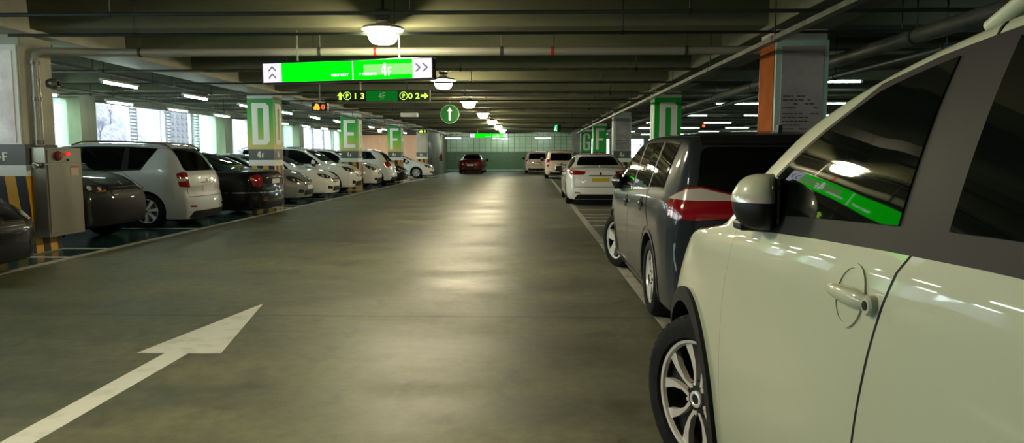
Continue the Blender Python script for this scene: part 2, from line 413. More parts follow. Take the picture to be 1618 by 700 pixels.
pillar(RX,YC[3],'green right pillar with the letter F, second farthest of the green ones on the right','F',-1)
pillar(RX,YC[4],'farthest green right pillar, with the letter G','G',-1)
pillar(RX,YC[4]+9.33,'plain pale right pillar against the far wall, beyond the letter G',None,-1)
# hydrant cabinet
t=empty('hydrant_cabinet',(-7.0,9.86,.25),0,'tall stainless steel fire hydrant cabinet on the nearest left pillar, red lamp on top','cabinet')
build('cabinet_body',box(B(),0,.20,0,.80,0,1.27,bev=.006),steel,t)
d=build('cabinet_door',box(B(),.20,.212,.03,.77,.05,1.02,bev=.004),steel,t)
build('notice',box(B(),.212,.216,.52,.70,.86,1.0),mat('notice_paper',(.5,.42,.33),.6),d)
build('notice_heading',box(B(),.216,.218,.52,.70,.975,1.0),mat('notice_red',(.5,.05,.03),.6),d)
cp=build('control_panel',box(B(),.20,.212,.03,.77,1.05,1.24,bev=.004),steel,t)
build('alarm_bell',lathe(B(),[(.0,.26),(.03,.258),(.062,.245),(.07,.22),(.07,.212)],24,'x',(0,.24,1.15)),mat('bell_dark_red',(.16,.015,.015),.4),cp)
build('red_lamp',lathe(B(),[(.0,.25),(.018,.245),(.028,.23),(.028,.212)],16,'x',(0,.46,1.175)),mat('lamp_red',(.6,.01,.01),.3,emit=(1,.02,.02),es=1.5),cp)
build('push_button',lathe(B(),[(.0,.225),(.02,.222),(.02,.212)],16,'x',(0,.47,1.09)),blackp,cp)
v=build('hose_valve',lathe(B(),[(0,-.09),(.035,-.09),(.045,-.07),(.045,-.05),(.028,-.045),(.028,0)],20,'y',(.10,0,1.02)),mat('brass_valve',(.45,.42,.33),.3,.9),t)
build('valve_cap',lathe(B(),[(0,-.11),(.02,-.11),(.024,-.09)],12,'y',(.10,0,1.02)),chrome,v)
# vertical fire pipe with elbow feeding the long cross pipe
t=empty('fire_pipe',(-6.93,9.95,1.545),0,'grey fire main rising from the hydrant cabinet and running across the whole ceiling','pipe')
pts=[(0,0,0),(0,0,1.16),(.02,0,1.26),(.10,.03,1.31),(.45,.25,1.33),(.62,.34,1.335),(.8,.38,1.335),(10.9,.38,1.335)]
build('pipe_run',tube(B(),pts,.058,20),pipegrey,t,True)
for z in (.02,.62,1.12): build('collar',lathe(B(),[(.058,z),(.07,z),(.07,z+.05),(.058,z+.05)],20),galv,t,True)
for x in (1.3,3.9,6.5,9.1): 
    build('hanger_rod',tube(B(),[(x,.38,1.3),(x,.38,2.2)],.008,6),darkmetal,t)
    build('pipe_clamp',lathe(B(),[(.058,x-.02),(.066,x-.02),(.066,x+.02),(.058,x+.02)],16,'x',(0,.38,1.335)),darkmetal,t)
build('red_band',lathe(B(),[(.0585,4.68),(.062,4.68),(.062,4.72),(.0585,4.72)],16,'x',(0,.38,1.335)),mat('band_red',(.35,.02,.015),.5),t)
build('red_band',lathe(B(),[(.0585,7.20),(.062,7.20),(.062,7.24),(.0585,7.24)],16,'x',(0,.38,1.335)),MATS['band_red'],t)
t=empty('alarm_beacon',(-6.86,10.1,2.42),0,'small round speaker beacon on the nearest left pillar beside the pipe','beacon')
build('beacon_body',lathe(B(),[(0,.16),(.05,.155),(.075,.12),(.08,.06),(.06,.0)],24,'x'),galv,t,True)
build('beacon_lens',lathe(B(),[(0,.185),(.03,.18),(.04,.155)],16,'x'),blackp,t,True)
# ------------------------------------------------------------------ ceiling services
def conduit(y,z,x0,x1,r,m,label,n=5,jump=None):
    t=empty('conduit_pipe',((x0+x1)/2,y,z),0,label,'pipe',None)
    L_=(x1-x0)/2
    build('conduit_run',tube(B(),[(-L_,0,0),(L_,0,0)],r,8),m,t,True)
    for i in range(n):
        x=-L_+ (i+.5)*2*L_/n+random.uniform(-.3,.3)
        build('hanger_rod',tube(B(),[(x,0,0),(x,0,3.69-z)],.009,5),darkmetal,t)
        build('clip',lathe(B(),[(r,x-.02),(r+.008,x-.02),(r+.008,x+.02),(r,x+.02)],8,'x'),darkmetal,t)
    return t
conduit(7.9,2.95,-12.6,12.9,.022,pipedark,'thin dark conduit across the ceiling, nearest to the viewer and above the first lamp',8)
conduit(9.3,2.96,-6.8,12.9,.02,pipedark,'thin dark conduit just in front of the thick grey fire main',6)
conduit(10.75,2.94,-12.6,12.9,.02,pipedark,'thin dark conduit just behind the thick grey fire main',7)
conduit(12.9,2.92,-12.6,12.9,.025,galv,'galvanised conduit crossing the ceiling behind the large green lit sign',8)
conduit(15.3,2.93,-12.6,12.9,.02,pipedark,'thin dark conduit crossing the ceiling just behind the second lamp',8)
conduit(18.1,2.93,-12.6,12.9,.03,galv,'galvanised conduit crossing the ceiling level with the letter D pillars',8)
conduit(20.3,2.93,-12.6,12.9,.02,pipedark,'thin dark conduit crossing the ceiling behind the letter D pillars',8)
conduit(24.5,2.93,-12.6,12.9,.03,galv,'galvanised conduit crossing the ceiling beyond the round arrow sign',8)
conduit(30.0,2.93,-12.6,12.9,.03,pipedark,'dark conduit crossing the ceiling beyond the letter E pillar',8)
conduit(35.0,2.93,-12.6,12.9,.03,galv,'galvanised conduit crossing the ceiling before the letter F pillar',8)
conduit(41.5,2.93,-12.6,12.9,.04,pipedark,'dark conduit crossing the far ceiling beyond the letter F pillar',6)
def lengthwise(x,z,y0,y1,kind,r,m,label):
    t=empty('cable_raceway' if kind=='r' else 'service_pipe',(x,y0,z),0,label,'raceway' if kind=='r' else 'pipe')
    bm=B()
    if kind=='r':
        prism(bm,[(-r,0),(r,0),(r,.055),(r*.8,.055),(r*.8,.008),(-r*.8,.008),(-r*.8,.055),(-r,.055)],lambda u,v,d:(u,d,v),0,y1-y0)
    else: tube(bm,[(0,0,0),(0,y1-y0,0)],r,20)
    build('run',bm,m,t,True)
    n=max(2,int((y1-y0)/3))
    for i in range(n):
        yy=(i+.5)*(y1-y0)/n
        build('hanger_rod',tube(B(),[(0,yy,.03),(0,yy,3.69-z)],.01,5),darkmetal,t)
        if kind!='r': build('pipe_clamp',lathe(B(),[(r,yy-.02),(r+.01,yy-.02),(r+.01,yy+.02),(r,yy+.02)],16,'y'),darkmetal,t)
        else: build('joint_sleeve',box(B(),-r-.006,r+.006,yy-.05,yy+.05,-.006,.062),galv,t)
    return t
lengthwise(2.86,2.745,1,47,'r',.05,galv,'long galvanised raceway slanting past the right pillars towards the far wall')
lengthwise(4.5,2.80,1,47,'p',.09,noisy(mat('big_pipe',(.1,.11,.1),.4,.3),(.07,.08,.07),(.16,.16,.13),1,3),'thick pipe running lengthwise behind the right pillars')
lengthwise(4.85,2.66,1,47,'p',.05,pipedark,'thinner dark pipe hung just below and right of the thick right pipe')
lengthwise(-8.3,2.98,3,48,'r',.05,darkmetal,'dark raceway above the inner row of tubes over the left stalls')
lengthwise(-11.3,2.98,3,48,'r',.05,darkmetal,'dark raceway above the outer row of tubes by the open left side')
lengthwise(-9.7,2.78,12,48,'p',.02,galv,'thin bright conduit between the two raceways over the left stalls')
lengthwise(-7.0,2.83,20.3,48,'r',.12,darkmetal,'wide dark cable tray along the left pillar tops')
# flood of little drop rods
def tube_light(x,y,z,along,label,group,em):
    t=empty('fluorescent_light',(x,y,z),0 if along=='y' else -PI/2,label,'light',group)
    bm=B(); prism(bm,[(-.045,.03),(-.022,.075),(.022,.075),(.045,.03),(.04,.03),(0,.05),(-.04,.03)],lambda u,v,d:(u,d,v),-.66,.66)
    build('housing',bm,whitep,t)
    build('lit_tube',tube(B(),[(0,-.6,.0),(0,.6,0)],.017,10),em,t,True)
    for s in (-1,1): build('end_socket',box(B(),-.018,.018,s*.62-.02,s*.62+.02,-.02,.04),whitep,t)
    return t
i=0
for y0 in [1.4+3.25*i for i in range(15)]:
    tube_light(-8.3,y0,2.81,'y','lit tube in the inner line over the left stalls, nearer the pillars','tubes of the inner line over the left stalls',TUBE)
    if y0+1.9<48.5: tube_light(-11.3,y0+1.9,2.81,'y','lit tube in the outer line over the left stalls, nearer the windows','tubes of the outer line over the left stalls',TUBE)
for yy in (8.1,14.2,20.3,26.4,32.5,38.6,44.7,50.8):
    for xx in (5.75,8.3,10.9):
        tube_light(xx,yy,2.82,'x','lit tube hung crosswise over the bays on the far right','tubes over the right bays',TUBER)
for xx,yy,l in ((-6.3,57.5,'left one of the crosswise tubes hung before the far tiled wall'),(.9,57.5,'crosswise tube hung before the far tiled wall above the parked beige cars'),(-2.6,59.5,'crosswise tube before the far tiled wall under the distant green sign')):
    tube_light(xx,yy,2.72,'x',l,None,TUBEF)
t=empty('cable_box',(-4.25,25,2.78),0,'pale rectangular cable box hung beside the round arrow sign','box')
build('box_body',box(B(),-.28,.28,-.2,.2,-.07,.07,bev=.01),whitep,t)
build('box_lid',box(B(),-.26,.26,-.18,.18,.07,.085),galv,t)
for x in (-.2,.2): build('hanger_rod',tube(B(),[(x,0,.08),(x,0,.91)],.01,6),darkmetal,t)
# round bay lamps
bowlp=[(0,-.195),(.08,-.193),(.135,-.182),(.165,-.155),(.187,-.10),(.205,-.03),(.208,0)]
for i in range(9):
    Y=9.35+6.35*(i-1)
    if Y>52: continue
    lab=['round ceiling lamp just behind the viewpoint, over the aisle','nearest round glowing ceiling lamp, above the large green sign','second round ceiling lamp, half hidden by the right end of the green sign','third round ceiling lamp, just past the second','fourth round ceiling lamp along the aisle','fifth round ceiling lamp along the aisle','sixth round ceiling lamp along the aisle','farthest round ceiling lamp of the aisle row','last round ceiling lamp'][i]
    t=empty('ceiling_lamp',(-1.92,Y,3.03),0,lab,'lamp')
    build('glass_bowl',lathe(B(),bowlp,40),LAMP,t,True)
    build('lamp_rim',lathe(B(),[(.20,-.005),(.268,-.014),(.275,0),(.25,.022),(.16,.045),(.09,.06),(.07,.10),(0,.10)],40),mat('lamp_cream',(.5,.45,.36),.5) if 'lamp_cream' not in MATS else MATS['lamp_cream'],t,True)
    build('stem',tube(B(),[(0,0,.09),(0,0,.66)],.025,10),darkmetal,t,True)
    build('junction_box',box(B(),-.09,.09,-.05,.05,.12,.24,bev=.006),darkmetal,t)
t=empty('ceiling_lamp',(-9.8,46.2,3.0),0,'small warm lamp hung in the last left bay before the ochre wall','lamp')
build('glass_bowl',lathe(B(),[(q*.6,w_*.6) for q,w_ in bowlp],24),emis('warm_lamp_glow',(1,.50,.22),260),t,True)
build('stem',tube(B(),[(0,0,0),(0,0,.69)],.02,8),darkmetal,t,True)
# ------------------------------------------------------------------ signs
def rods(t,xs,z0,ztop=3.69,y=0):
    for x in xs: build('hanger_rod',tube(B(),[(x,y,z0),(x,y,ztop-t.location.z)],.014,8),galv,t)
def litbox(loc,w,h,rot,label,detail=True):
    t=empty('illuminated_sign',loc,0,label,'sign',rot=rot)
    D=.09
    build('sign_frame',box(B(),-w/2,w/2,-D,D,-h/2,h/2,bev=.008),signblk,t)
    e=.018; a=-w/2+e; b_=w/2-e; z0=-h/2+e; z1=h/2-e; q=.11*w
    for s in (1,-1):
        fn=(lambda u,v,d:(u,-D-d,v)) if s>0 else (lambda u,v,d:(-u,D+d,v))
        R=lambda x0,x1,zz0,zz1,d0,d1:prism(B(),[(x0,zz0),(x1,zz0),(x1,zz1),(x0,zz1)],fn,d0,d1)
        g=build('green_panel',R(a+q,b_-q,z0,z1,-.004,.004),SGREEN,t)
        pl=build('white_panel',R(a,a+q,z0,z1,-.004,.004),SWHITE,t)
        prt=build('white_panel',R(b_-q,b_,z0,z1,-.004,.004),SWHITE,t)
        if not detail: continue
        def chev(bm,cx,cz,s_,up):
            wv=.052*h/.29; tk=.024*h/.29
            P=[(-wv,-.02),(0,.03),(wv,-.02),(wv,-.02+tk*-1),(0,.03-tk*1.2),(-wv,-.02-tk)]
            P=[(-wv,-.03),(0,.025),(wv,-.03),(wv,-.055),(0,0),(-wv,-.055)]
            if not up: P=[(v_,-u_) for u_,v_ in P]
            prism(bm,[(cx+u_,cz+v_) for u_,v_ in P],fn,.004,.007)
        bm=B(); chev(bm,a+q/2,.07,1,True); chev(bm,a+q/2,-.03,1,True); build('chevron',bm,SGREY,pl)
        bm=B(); chev(bm,b_-q/2-.04,0.01,1,False); chev(bm,b_-q/2+.06,0.01,1,False); build('chevron',bm,SGREY,prt)
        build('pale_area',R(.25,.93,-.07,.07,.004,.006),SPALE,g)
        build('divider',R(.09,.10,z0,z1,.004,.007),STEXT,g)
        bm=B(); font_mesh(bm,'WAY OUT',-.09,-.075,.052,.004,.008,1,fn=fn,bold=.02); font_mesh(bm,'P PARKING',.31,-.072,.048,.006,.010,1,fn=fn,bold=.02)
        build('lettering',bm,STEXT,g)
        bm=B(); glyph(bm,'4',.50,.575,-.085,.085,.006,.01,fn); glyph(bm,'F',.59,.64,-.085,.03,.006,.01,fn)
        build('floor_number',bm,STEXT,g)
    rods(t,(-w*.3,w*.3),h/2)
    return t
litbox((-2.515,9.9,2.555),2.42,.292,(0,math.radians(-.9),math.radians(-6)),'large hanging green lit sign with white arrow panels at both ends, reading 4F')
litbox((-2.7,45.5,2.60),2.4,.28,(0,0,0),'small distant green lit sign hanging near the far tiled wall',True)
# LED guidance sign
t=empty('led_guidance_sign',(-2.88,14.0,2.55),0,'black hanging display with yellow-green 13 and 02, green 4F middle and arrows','sign')
build('casing',box(B(),-.9,.9,-.05,.05,-.10,.10,bev=.005),signblk,t)
build('end_plate',box(B(),.9,.912,-.055,.055,-.105,.105),whitep,t)
mp_=build('middle_panel',box(B(),-.33,.28,-.056,-.049,-.095,.095),emis('dim_green_panel',(.003,.14,.012),1),t)
build('lettering',font_mesh(B(),'4F',-.02,-.065,.19,-.056,-.06,.75),DIMTX,mp_)
def leds(x,z,num,arrow):
    bm=B(); font_mesh(bm,num,x,z-.052,.15,-.05,-.056,1.15,bold=.012); return bm
nm=B(); font_mesh(nm,'1 3',-.47,-.055,.155,-.05,-.056,1.15,bold=.015); build('digits',nm,LEDG,t)
nm=B(); font_mesh(nm,'0 2',.60,-.055,.155,-.05,-.056,1.15,bold=.015); build('digits',nm,LEDG,t)
for x in (-.70,.40):
    bm=lathe(B(),[(.068,-.056),(.078,-.056),(.078,-.05),(.068,-.05)],28,'y',(x,0,0),closed=True); font_mesh(bm,'P',x,-.04,.115,-.05,-.056,1,bold=.01)
    build('parking_symbol',bm,LEDG,t)
arr=[(-.075,0),(0,.075),(.075,0),(.03,0),(.03,-.075),(-.03,-.075),(-.03,0)]
build('arrow',prism(B(),[(-.835+u*.8,v) for u,v in arr],XZ,-.056,-.05),LEDG,t)
build('arrow',prism(B(),[(.81+v,-u*.8) for u,v in arr],XZ,-.056,-.05),LEDG,t)
rods(t,(-.45,.45),.1)
# small car-count displays
def carled(loc,w,h_,txt,m1,m2,label):
    t=empty('space_counter',loc,0,label,'sign')
    build('casing',box(B(),-w/2,w/2,-.04,.04,-h_/2,h_/2,bev=.005),signblk,t)
    build('digit',font_mesh(B(),txt,w*.22,-h_*.27,h_*.85,-.041,-.046,1.1,bold=.02),m1,t)
    s=w/2
    car=[(-.75,-.2),(-.75,.02),(-.62,.08),(-.5,.28),(-.2,.28),(-.06,.08),(.02,.02),(.02,-.2)]
    bm=prism(B(),[(u*s,v*h_/.7) for u,v in car],XZ,-.046,-.041)
    for u in (-.55,-.18): lathe(bm,[(0,-.048),(.1*s,-.048),(.1*s,-.041)],10,'y',(u*s,0,-.2*h_/.7))
    build('car_symbol',bm,m2,t)
    rods(t,(0,),h_/2)
carled((-4.72,16,2.47),.36,.18,'0',LEDR,LEDO,'small hanging counter with a glowing orange car and red 0')
carled((-5.6,37,2.60),.5,.17,'2',LEDG,LEDG,'small far hanging counter with a yellow-green car and 2')
# round arrow sign
t=empty('round_arrow_sign',(-2.66,23.4,2.72),0,'round dark green sign with a white upward arrow hanging over the aisle','sign')
build('disc',lathe(B(),[(0,-.02),(.295,-.02),(.29,.02),(0,.02)],48,'y'),greenm,t)
build('white_edge',lathe(B(),[(.293,-.024),(.303,-.024),(.303,.02),(.293,.02)],48,'y',closed=True),mat('edge_mint',(.30,.55,.35),.4),t)
build('arrow',prism(B(),[(-.035,-.2),(.035,-.2),(.035,.1),(.08,.1),(0,.22),(-.08,.1),(-.035,.1)],XZ,-.028,-.02),letterw,t)
build('pointed_bracket',prism(B(),[(-.12,.27),(.12,.27),(.03,.34),(0,.36),(-.03,.34)],XZ,-.02,.02),greenm,t)
rods(t,(0,),.34)
# exit sign, edge towards the viewer
t=empty('exit_sign',(1.32,40,2.86),0,'small green lit exit sign with a running figure, hung near the right pillars','sign')
build('casing',box(B(),-.10,.30,-.05,.05,-.2,.2,bev=.006),signblk,t)
p_=build('lit_face',box(B(),-.09,.13,-.056,-.05,-.19,.19),emis('exit_green',(.0,.35,.08),1),t)
fig=B(); lathe(fig,[(0,-.062),(.03,-.062),(.03,-.056)],12,'y',(.03,0,.12))
prism(fig,[(-.02,.08),(.04,.08),(.03,-.02),(.07,-.14),(.03,-.14),(0,-.04),(-.04,-.13),(-.08,-.12),(-.03,.0)],XZ,-.062,-.056)
build('running_figure',fig,STEXT,p_); rods(t,(.1,),.2)
# red beacons in the right bays
for x,yy in ((7.6,32.1),):
    t=empty('indicator_lamp',(x,yy,2.68),0,'tiny red indicator light hanging over the right bays','lamp')
    build('lens',lathe(B(),[(0,-.07),(.05,-.05),(.07,0),(.05,.05),(0,.06)],12),LEDR,t); build('stem',tube(B(),[(0,0,.05),(0,0,1.019)],.012,6),darkmetal,t)
# fire extinguisher on the core wall
t=empty('fire_extinguisher',(-7.12,56.5,.9),0,'small red fire extinguisher on the concrete wall by the far left corner','extinguisher')
build('bottle',lathe(B(),[(0,0),(.09,0),(.1,.03),(.1,.48),(.06,.56),(.03,.6),(.03,.64),(0,.64)],20),mat('extinguisher_red',(.35,.02,.02),.35),t,True)
build('handle',box(B(),-.03,.03,-.1,.06,.64,.68),blackp,t); build('wall_bracket',box(B(),-.19,-.08,-.05,.05,.2,.3),darkmetal,t)
# ------------------------------------------------------------------ floor markings
def flat(name,poly,m,label,cat,group=None,z=.002):
    bm=B(); vs=[bm.verts.new((x,y,0)) for x,y in poly]; vt=[bm.verts.new((x,y,z)) for x,y in poly]; n=len(poly)
    bm.faces.new(vs[::-1]); bm.faces.new(vt)
    for i in range(n): bm.faces.new((vs[i],vs[(i+1)%n],vt[(i+1)%n],vt[i]))
    o=build(name,bm,m); tag(o,label,cat,group); return o
flat('painted_arrow',[(-2.625,1.5),(-2.455,1.5),(-2.455,4.95),(-2.22,4.95),(-2.56,6.66),(-2.83,4.95),(-2.625,4.95)],roadw,'large white arrow painted on the aisle floor pointing away','floor marking')
def rect(x0,x1,y0,y1): return [(x0,y0),(x1,y0),(x1,y1),(x0,y1)]
flat('painted_line',rect(-6.42,-6.28,-6,46.8),roadw2,'long white line painted along the front of the left stalls','floor marking')
flat('painted_line',rect(1.08,1.20,-2,41.5),roadw2,'long worn white line painted along the right side of the aisle','floor marking')
sl=[]
for i in range(5):
    for j in range(3):
        yy=YC[0]+.8+9.33*i-9.33+ (0.0,2.9,5.75)[j]+ (.05 if j else 0)
        sl.append(yy); sl.append(YC[0]+9.33*i-.12)
for yy in sorted(set(round(s_,2) for s_ in sl)):
    if yy<2 or yy>48: continue
    flat('stall_line',rect(-12.3,-6.42,yy,yy+.1),roadw,'thin white crosswise line dividing the left parking stalls','floor marking','crosswise lines of the left stalls')
for i,yy in enumerate((14.2,15.25,16.05,16.9)):
    flat('painted_dash',rect(1.2,1.85,yy,yy+.14),roadw2,'short white dash painted beside the right line by the van\'s front','floor marking','short dashes on the right floor')
flat('painted_line',rect(1.2,3.2,18.35,18.5),roadw2,'crosswise white line painted under the white sedan\'s rear','floor marking')
flat('painted_line',rect(3.7,3.8,-2,46),roadw2,'long white line painted behind the right pillars','floor marking')
# drain grate near the far wall
t=flat('drain_grate',rect(-1.0,.2,60.6,61.2),softblack,'dark drain grate on the floor at the far wall','grate',z=.012)
# ------------------------------------------------------------------ cars
def pch(pts):
    """monotone cubic through (x,y) points"""
    xs=[p[0] for p in pts]; ys=[p[1] for p in pts]; n=len(xs)
    d=[(ys[i+1]-ys[i])/(xs[i+1]-xs[i]) for i in range(n-1)]
    m=[d[0]]+[0 if d[i-1]*d[i]<=0 else 2*d[i-1]*d[i]/(d[i-1]+d[i]) for i in range(1,n-1)]+[d[-1]]
    def f(x):
        if x<=xs[0]: return ys[0]
        if x>=xs[-1]: return ys[-1]
        i=0
        while x>xs[i+1]: i+=1
        h=xs[i+1]-xs[i]; t=(x-xs[i])/h
        return (2*t**3-3*t*t+1)*ys[i]+(t**3-2*t*t+t)*h*m[i]+(-2*t**3+3*t*t)*ys[i+1]+(t**3-t*t)*h*m[i+1]
    return f
SM=lambda t:(lambda q:q*q*(3-2*q))(max(0,min(1,t)))
SUV=dict(L=4.66,W=1.86,H=1.69,wb=2.70,fo=.93,tr=.355,zb=.24,
 top=[(-.5,.60),(-.49,.66),(-.455,.87),(-.435,.945),(-.40,.972),(-.3,.99),(-.12,1),(.02,.985),(.09,.95),(.16,.86),(.255,.69),(.28,.67),(.36,.645),(.44,.60),(.48,.555),(.5,.49)],
 belt=[(-.5,.62),(-.4,.685),(-.1,.655),(.2,.63),(.27,.625),(.4,.59),(.47,.53),(.5,.47)],
 roof=[(-.5,.80),(-.45,.74),(-.3,.73),(-.05,.73),(.1,.735),(.2,.775),(.27,.83),(.4,.80),(.5,.70)],
 plan=[(-.5,.90),(-.46,.955),(-.36,.99),(-.2,1),(.25,1),(.38,.985),(.46,.94),(.5,.86)],
 nose=[(0,-.16),(.15,-.07),(.25,-.01),(.36,0),(.46,-.05),(.56,-.13)], tail=[(0,-.12),(.16,-.05),(.24,0),(.34,-.01),(.42,-.06),(.6,-.08),(.7,-.09)],
 cf=.30,cr=.20,drop=.055,
 win=[(-.385,-.265,-.375,-.28),(-.245,-.045,-.25,-.05),(-.02,.225,-.02,.085)],
 ws=(.70,.925,.73,.62),rw=(.635,.88,.68,.62))
SEDAN=dict(L=4.84,W=1.84,H=1.455,wb=2.80,fo=.94,tr=.325,zb=.17,
 top=[(-.5,.60),(-.485,.685),(-.46,.715),(-.38,.735),(-.335,.75),(-.27,.85),(-.2,.94),(-.12,.985),(-.03,1),(.04,.985),(.10,.93),(.17,.835),(.245,.72),(.275,.695),(.36,.665),(.44,.60),(.48,.53),(.5,.45)],
 belt=[(-.5,.58),(-.45,.66),(-.3,.68),(0,.655),(.2,.635),(.3,.62),(.42,.565),(.48,.48),(.5,.42)],
 roof=[(-.5,.80),(-.4,.79),(-.3,.70),(-.18,.63),(0,.62),(.12,.70),(.2,.76),(.27,.83),(.4,.80),(.5,.66)],
 plan=[(-.5,.86),(-.46,.94),(-.36,.985),(-.15,1),(.2,1),(.36,.98),(.45,.92),(.5,.80)],
 nose=[(0,-.14),(.12,-.04),(.22,0),(.34,0),(.46,-.06),(.56,-.14)], tail=[(0,-.12),(.16,-.03),(.26,0),(.36,-.02),(.5,-.05),(.65,-.03),(.72,-.04)],
 cf=.38,cr=.24,drop=.045,
 win=[(-.305,-.235,-.245,-.225),(-.215,-.05,-.215,-.055),(-.03,.205,-.03,.075)],
 ws=(.745,.93,.72,.58),rw=(.765,.93,.66,.53))
MPV=dict(SUV,L=4.66,W=1.84,H=1.635,wb=2.76,fo=.92,tr=.34,zb=.17,
 top=[(-.5,.60),(-.492,.68),(-.475,.85),(-.462,.925),(-.44,.962),(-.38,.978),(-.25,.995),(-.08,1),(.05,.985),(.12,.94),(.2,.83),(.275,.70),(.30,.68),(.38,.65),(.45,.60),(.485,.54),(.5,.47)],
 belt=[(-.5,.64),(-.4,.68),(-.1,.65),(.2,.625),(.29,.62),(.41,.585),(.47,.52),(.5,.45)],
 roof=[(-.5,.84),(-.46,.78),(-.3,.765),(-.05,.76),(.1,.755),(.22,.80),(.3,.85),(.4,.81),(.5,.68)],
 plan=[(-.5,.93),(-.47,.97),(-.38,.995),(-.2,1),(.25,1),(.38,.98),(.46,.92),(.5,.80)],cf=.34,cr=.14,
 tail=[(0,-.12),(.14,-.03),(.22,0),(.34,-.01),(.42,-.05),(.6,-.04),(.7,-.03)],
 win=[(-.37,-.235,-.375,-.245),(-.215,-.02,-.22,-.025),(.005,.25,.0,.115)],
 ws=(.72,.93,.74,.64),rw=(.64,.90,.76,.70))
class Body: pass
def car_surface(S,hi=0):
    L,W,H=S['L'],S['W']/2,S['H']; T=pch(S['top']); Bf=pch(S['belt']); Rf=pch(S['roof']); Pf=pch(S['plan']); NF=pch(S['nose']); TF=pch(S['tail'])
    n=84 if not hi else 120
    ts=[-.5+ (i/n) for i in range(n+1)]
    ts=sorted(set(ts+[-.5+.004*i for i in range(16)]+[.5-.004*i for i in range(1,10)]))
    fr=[0,.30,.58,.80,.93,1.0]
    def E(t):
        tp=T(t)*H; b_=min(Bf(t)*H,tp-.035)
        return b_,max(tp-S['drop'],b_+.012),tp
    def section(t):
        w=W*Pf(t); b_,e,tp=E(t); zb=S['zb']; wr=W*Rf(t)*min(1,Pf(t)+.04); d=b_-zb
        bot=[(w*.93*f,zb) for f in fr]
        cv=S.get('conv',0)
        sd=[(w*.965,zb+.035),(w*.985,zb+.12*d/.6),(w*.992,zb+.33*d),(w*1.0,zb+.52*d),(w*(1.0-.007*cv),zb+.70*d),(w*(.990-.011*cv),zb+.83*d),(w*(.972-.012*cv),zb+.93*d),(w*(.945-.008*cv),b_)]
        x0,z0=w*(.945-.008*cv),b_
        g=[]
        if t>-.15 and not S.get('nofl'):
            wt=W*Rf(-.05); q_=min(1,(e-b_)/max(.01,E(-.02)[1]-E(-.02)[0]))
            wr=min(.945*w-(.945*W-wt)*q_,W*.90)
        for q,bl in ((.02,.0),(.07,.001),(.20,.005),(.36,.009),(.54,.011),(.73,.010),(.9,.005)):
            g.append((x0+(wr-x0)*q+bl*min(1,(e-b_)/.3),z0+(e-z0)*q))
        top=[(wr*f,tp-(tp-e)*(f**2.6)) for f in fr[::-1]]
        return bot[:-1]+[(w*.93,zb)]+sd+g+top
    def shift(t,y,z):
        w=W*Pf(t); a=min(1,abs(y)/max(.01,W))
        zn=z/H; dx=0
        f=SM((t-.30)/.20); r=SM((-.34-t)/.16)
        if f>0: dx+=f*(NF(zn)-S['cf']*a**3.2)
        if r>0: dx-=r*(TF(zn)-S['cr']*a**3.6)
        return dx
    bm=B(); rings=[]
    for t in ts:
        sec=section(t); full=[(y,z) for y,z in sec]+[(-y,z) for y,z in sec[-2:0:-1]]
        rings.append([bm.verts.new((t*L+shift(t,y,z),y,z)) for y,z in full])
    m=len(rings[0]); K=(m+2)//2
    for a,b_ in zip(rings,rings[1:]):
        for i in range(m): bm.faces.new((a[i],a[(i+1)%m],b_[(i+1)%m],b_[i]))
    for ring,t in ((rings[0],-.5),(rings[-1],.5)):
        c0=len(fr)-1; c1=K-len(fr); cols=[1.0,.93,.80,.58,.30,0,-.30,-.58,-.80,-.93,-1.0]
        grid=[]
        for j in range(c0,c1+1):
            l=ring[j]; r=ring[(m-j)%m]
            if j==c0: row=[ring[i] for i in range(c0,-1,-1)]+[ring[(m-i)%m] for i in range(1,c0+1)]
            elif j==c1: row=[ring[i] for i in range(c1,K)]+[ring[(m-i)%m] for i in range(K-2,c1-1,-1)]
            else:
                y,z=(l.co.y,l.co.z); row=[l]+[bm.verts.new((t*L+shift(t,y*c,z),y*c,z)) for c in cols[1:-1]]+[r]
            grid.append(row)
        for a,b_ in zip(grid,grid[1:]):
            for i in range(len(a)-1):
                try: bm.faces.new((a[i],a[i+1],b_[i+1],b_[i]))
                except ValueError: pass
    bmesh.ops.recalc_face_normals(bm,faces=bm.faces)
    me=bpy.data.meshes.new('tmp'); bm.to_mesh(me); bm.free()
    o=bpy.data.objects.new('tmp',me); COL.objects.link(o)
    md=o.modifiers.new('s','SUBSURF'); md.levels=2 if hi else 1; md.render_levels=md.levels
    dg=bpy.context.evaluated_depsgraph_get(); me2=bpy.data.meshes.new_from_object(o.evaluated_get(dg))
    bpy.data.objects.remove(o)
    b2=bmesh.new(); b2.from_mesh(me2); bvh=BVHTree.FromBMesh(b2)
    R=Body(); R.bm=b2; R.bvh=bvh; R.E=E; R.T=T; R.L=L; R.W=W; R.H=H; R.section=section; R.B=Bf
    return R
def carve(bm,cuts):
    """boolean the wheel wells out of the body"""
    me=bpy.data.meshes.new('b'); bm.to_mesh(me); o=bpy.data.objects.new('b',me); COL.objects.link(o)
    cs=[]
    for (x,z,r,y0,y1) in cuts:
        c=B(); lathe(c,[(0,y0),(r,y0),(r,y1),(0,y1)],48,'y',(x,0,z)); bmesh.ops.recalc_face_normals(c,faces=c.faces)
        m2=bpy.data.meshes.new('c'); c.to_mesh(m2); c.free(); m2.materials.append(softblack)
        co=bpy.data.objects.new('c',m2); COL.objects.link(co); cs.append(co)
        md=o.modifiers.new('x','BOOLEAN'); md.operation='DIFFERENCE'; md.object=co; md.solver='EXACT'
    dg=bpy.context.evaluated_depsgraph_get(); r=bpy.data.meshes.new_from_object(o.evaluated_get(dg))
    for q in cs+[o]: bpy.data.objects.remove(q)
    return r
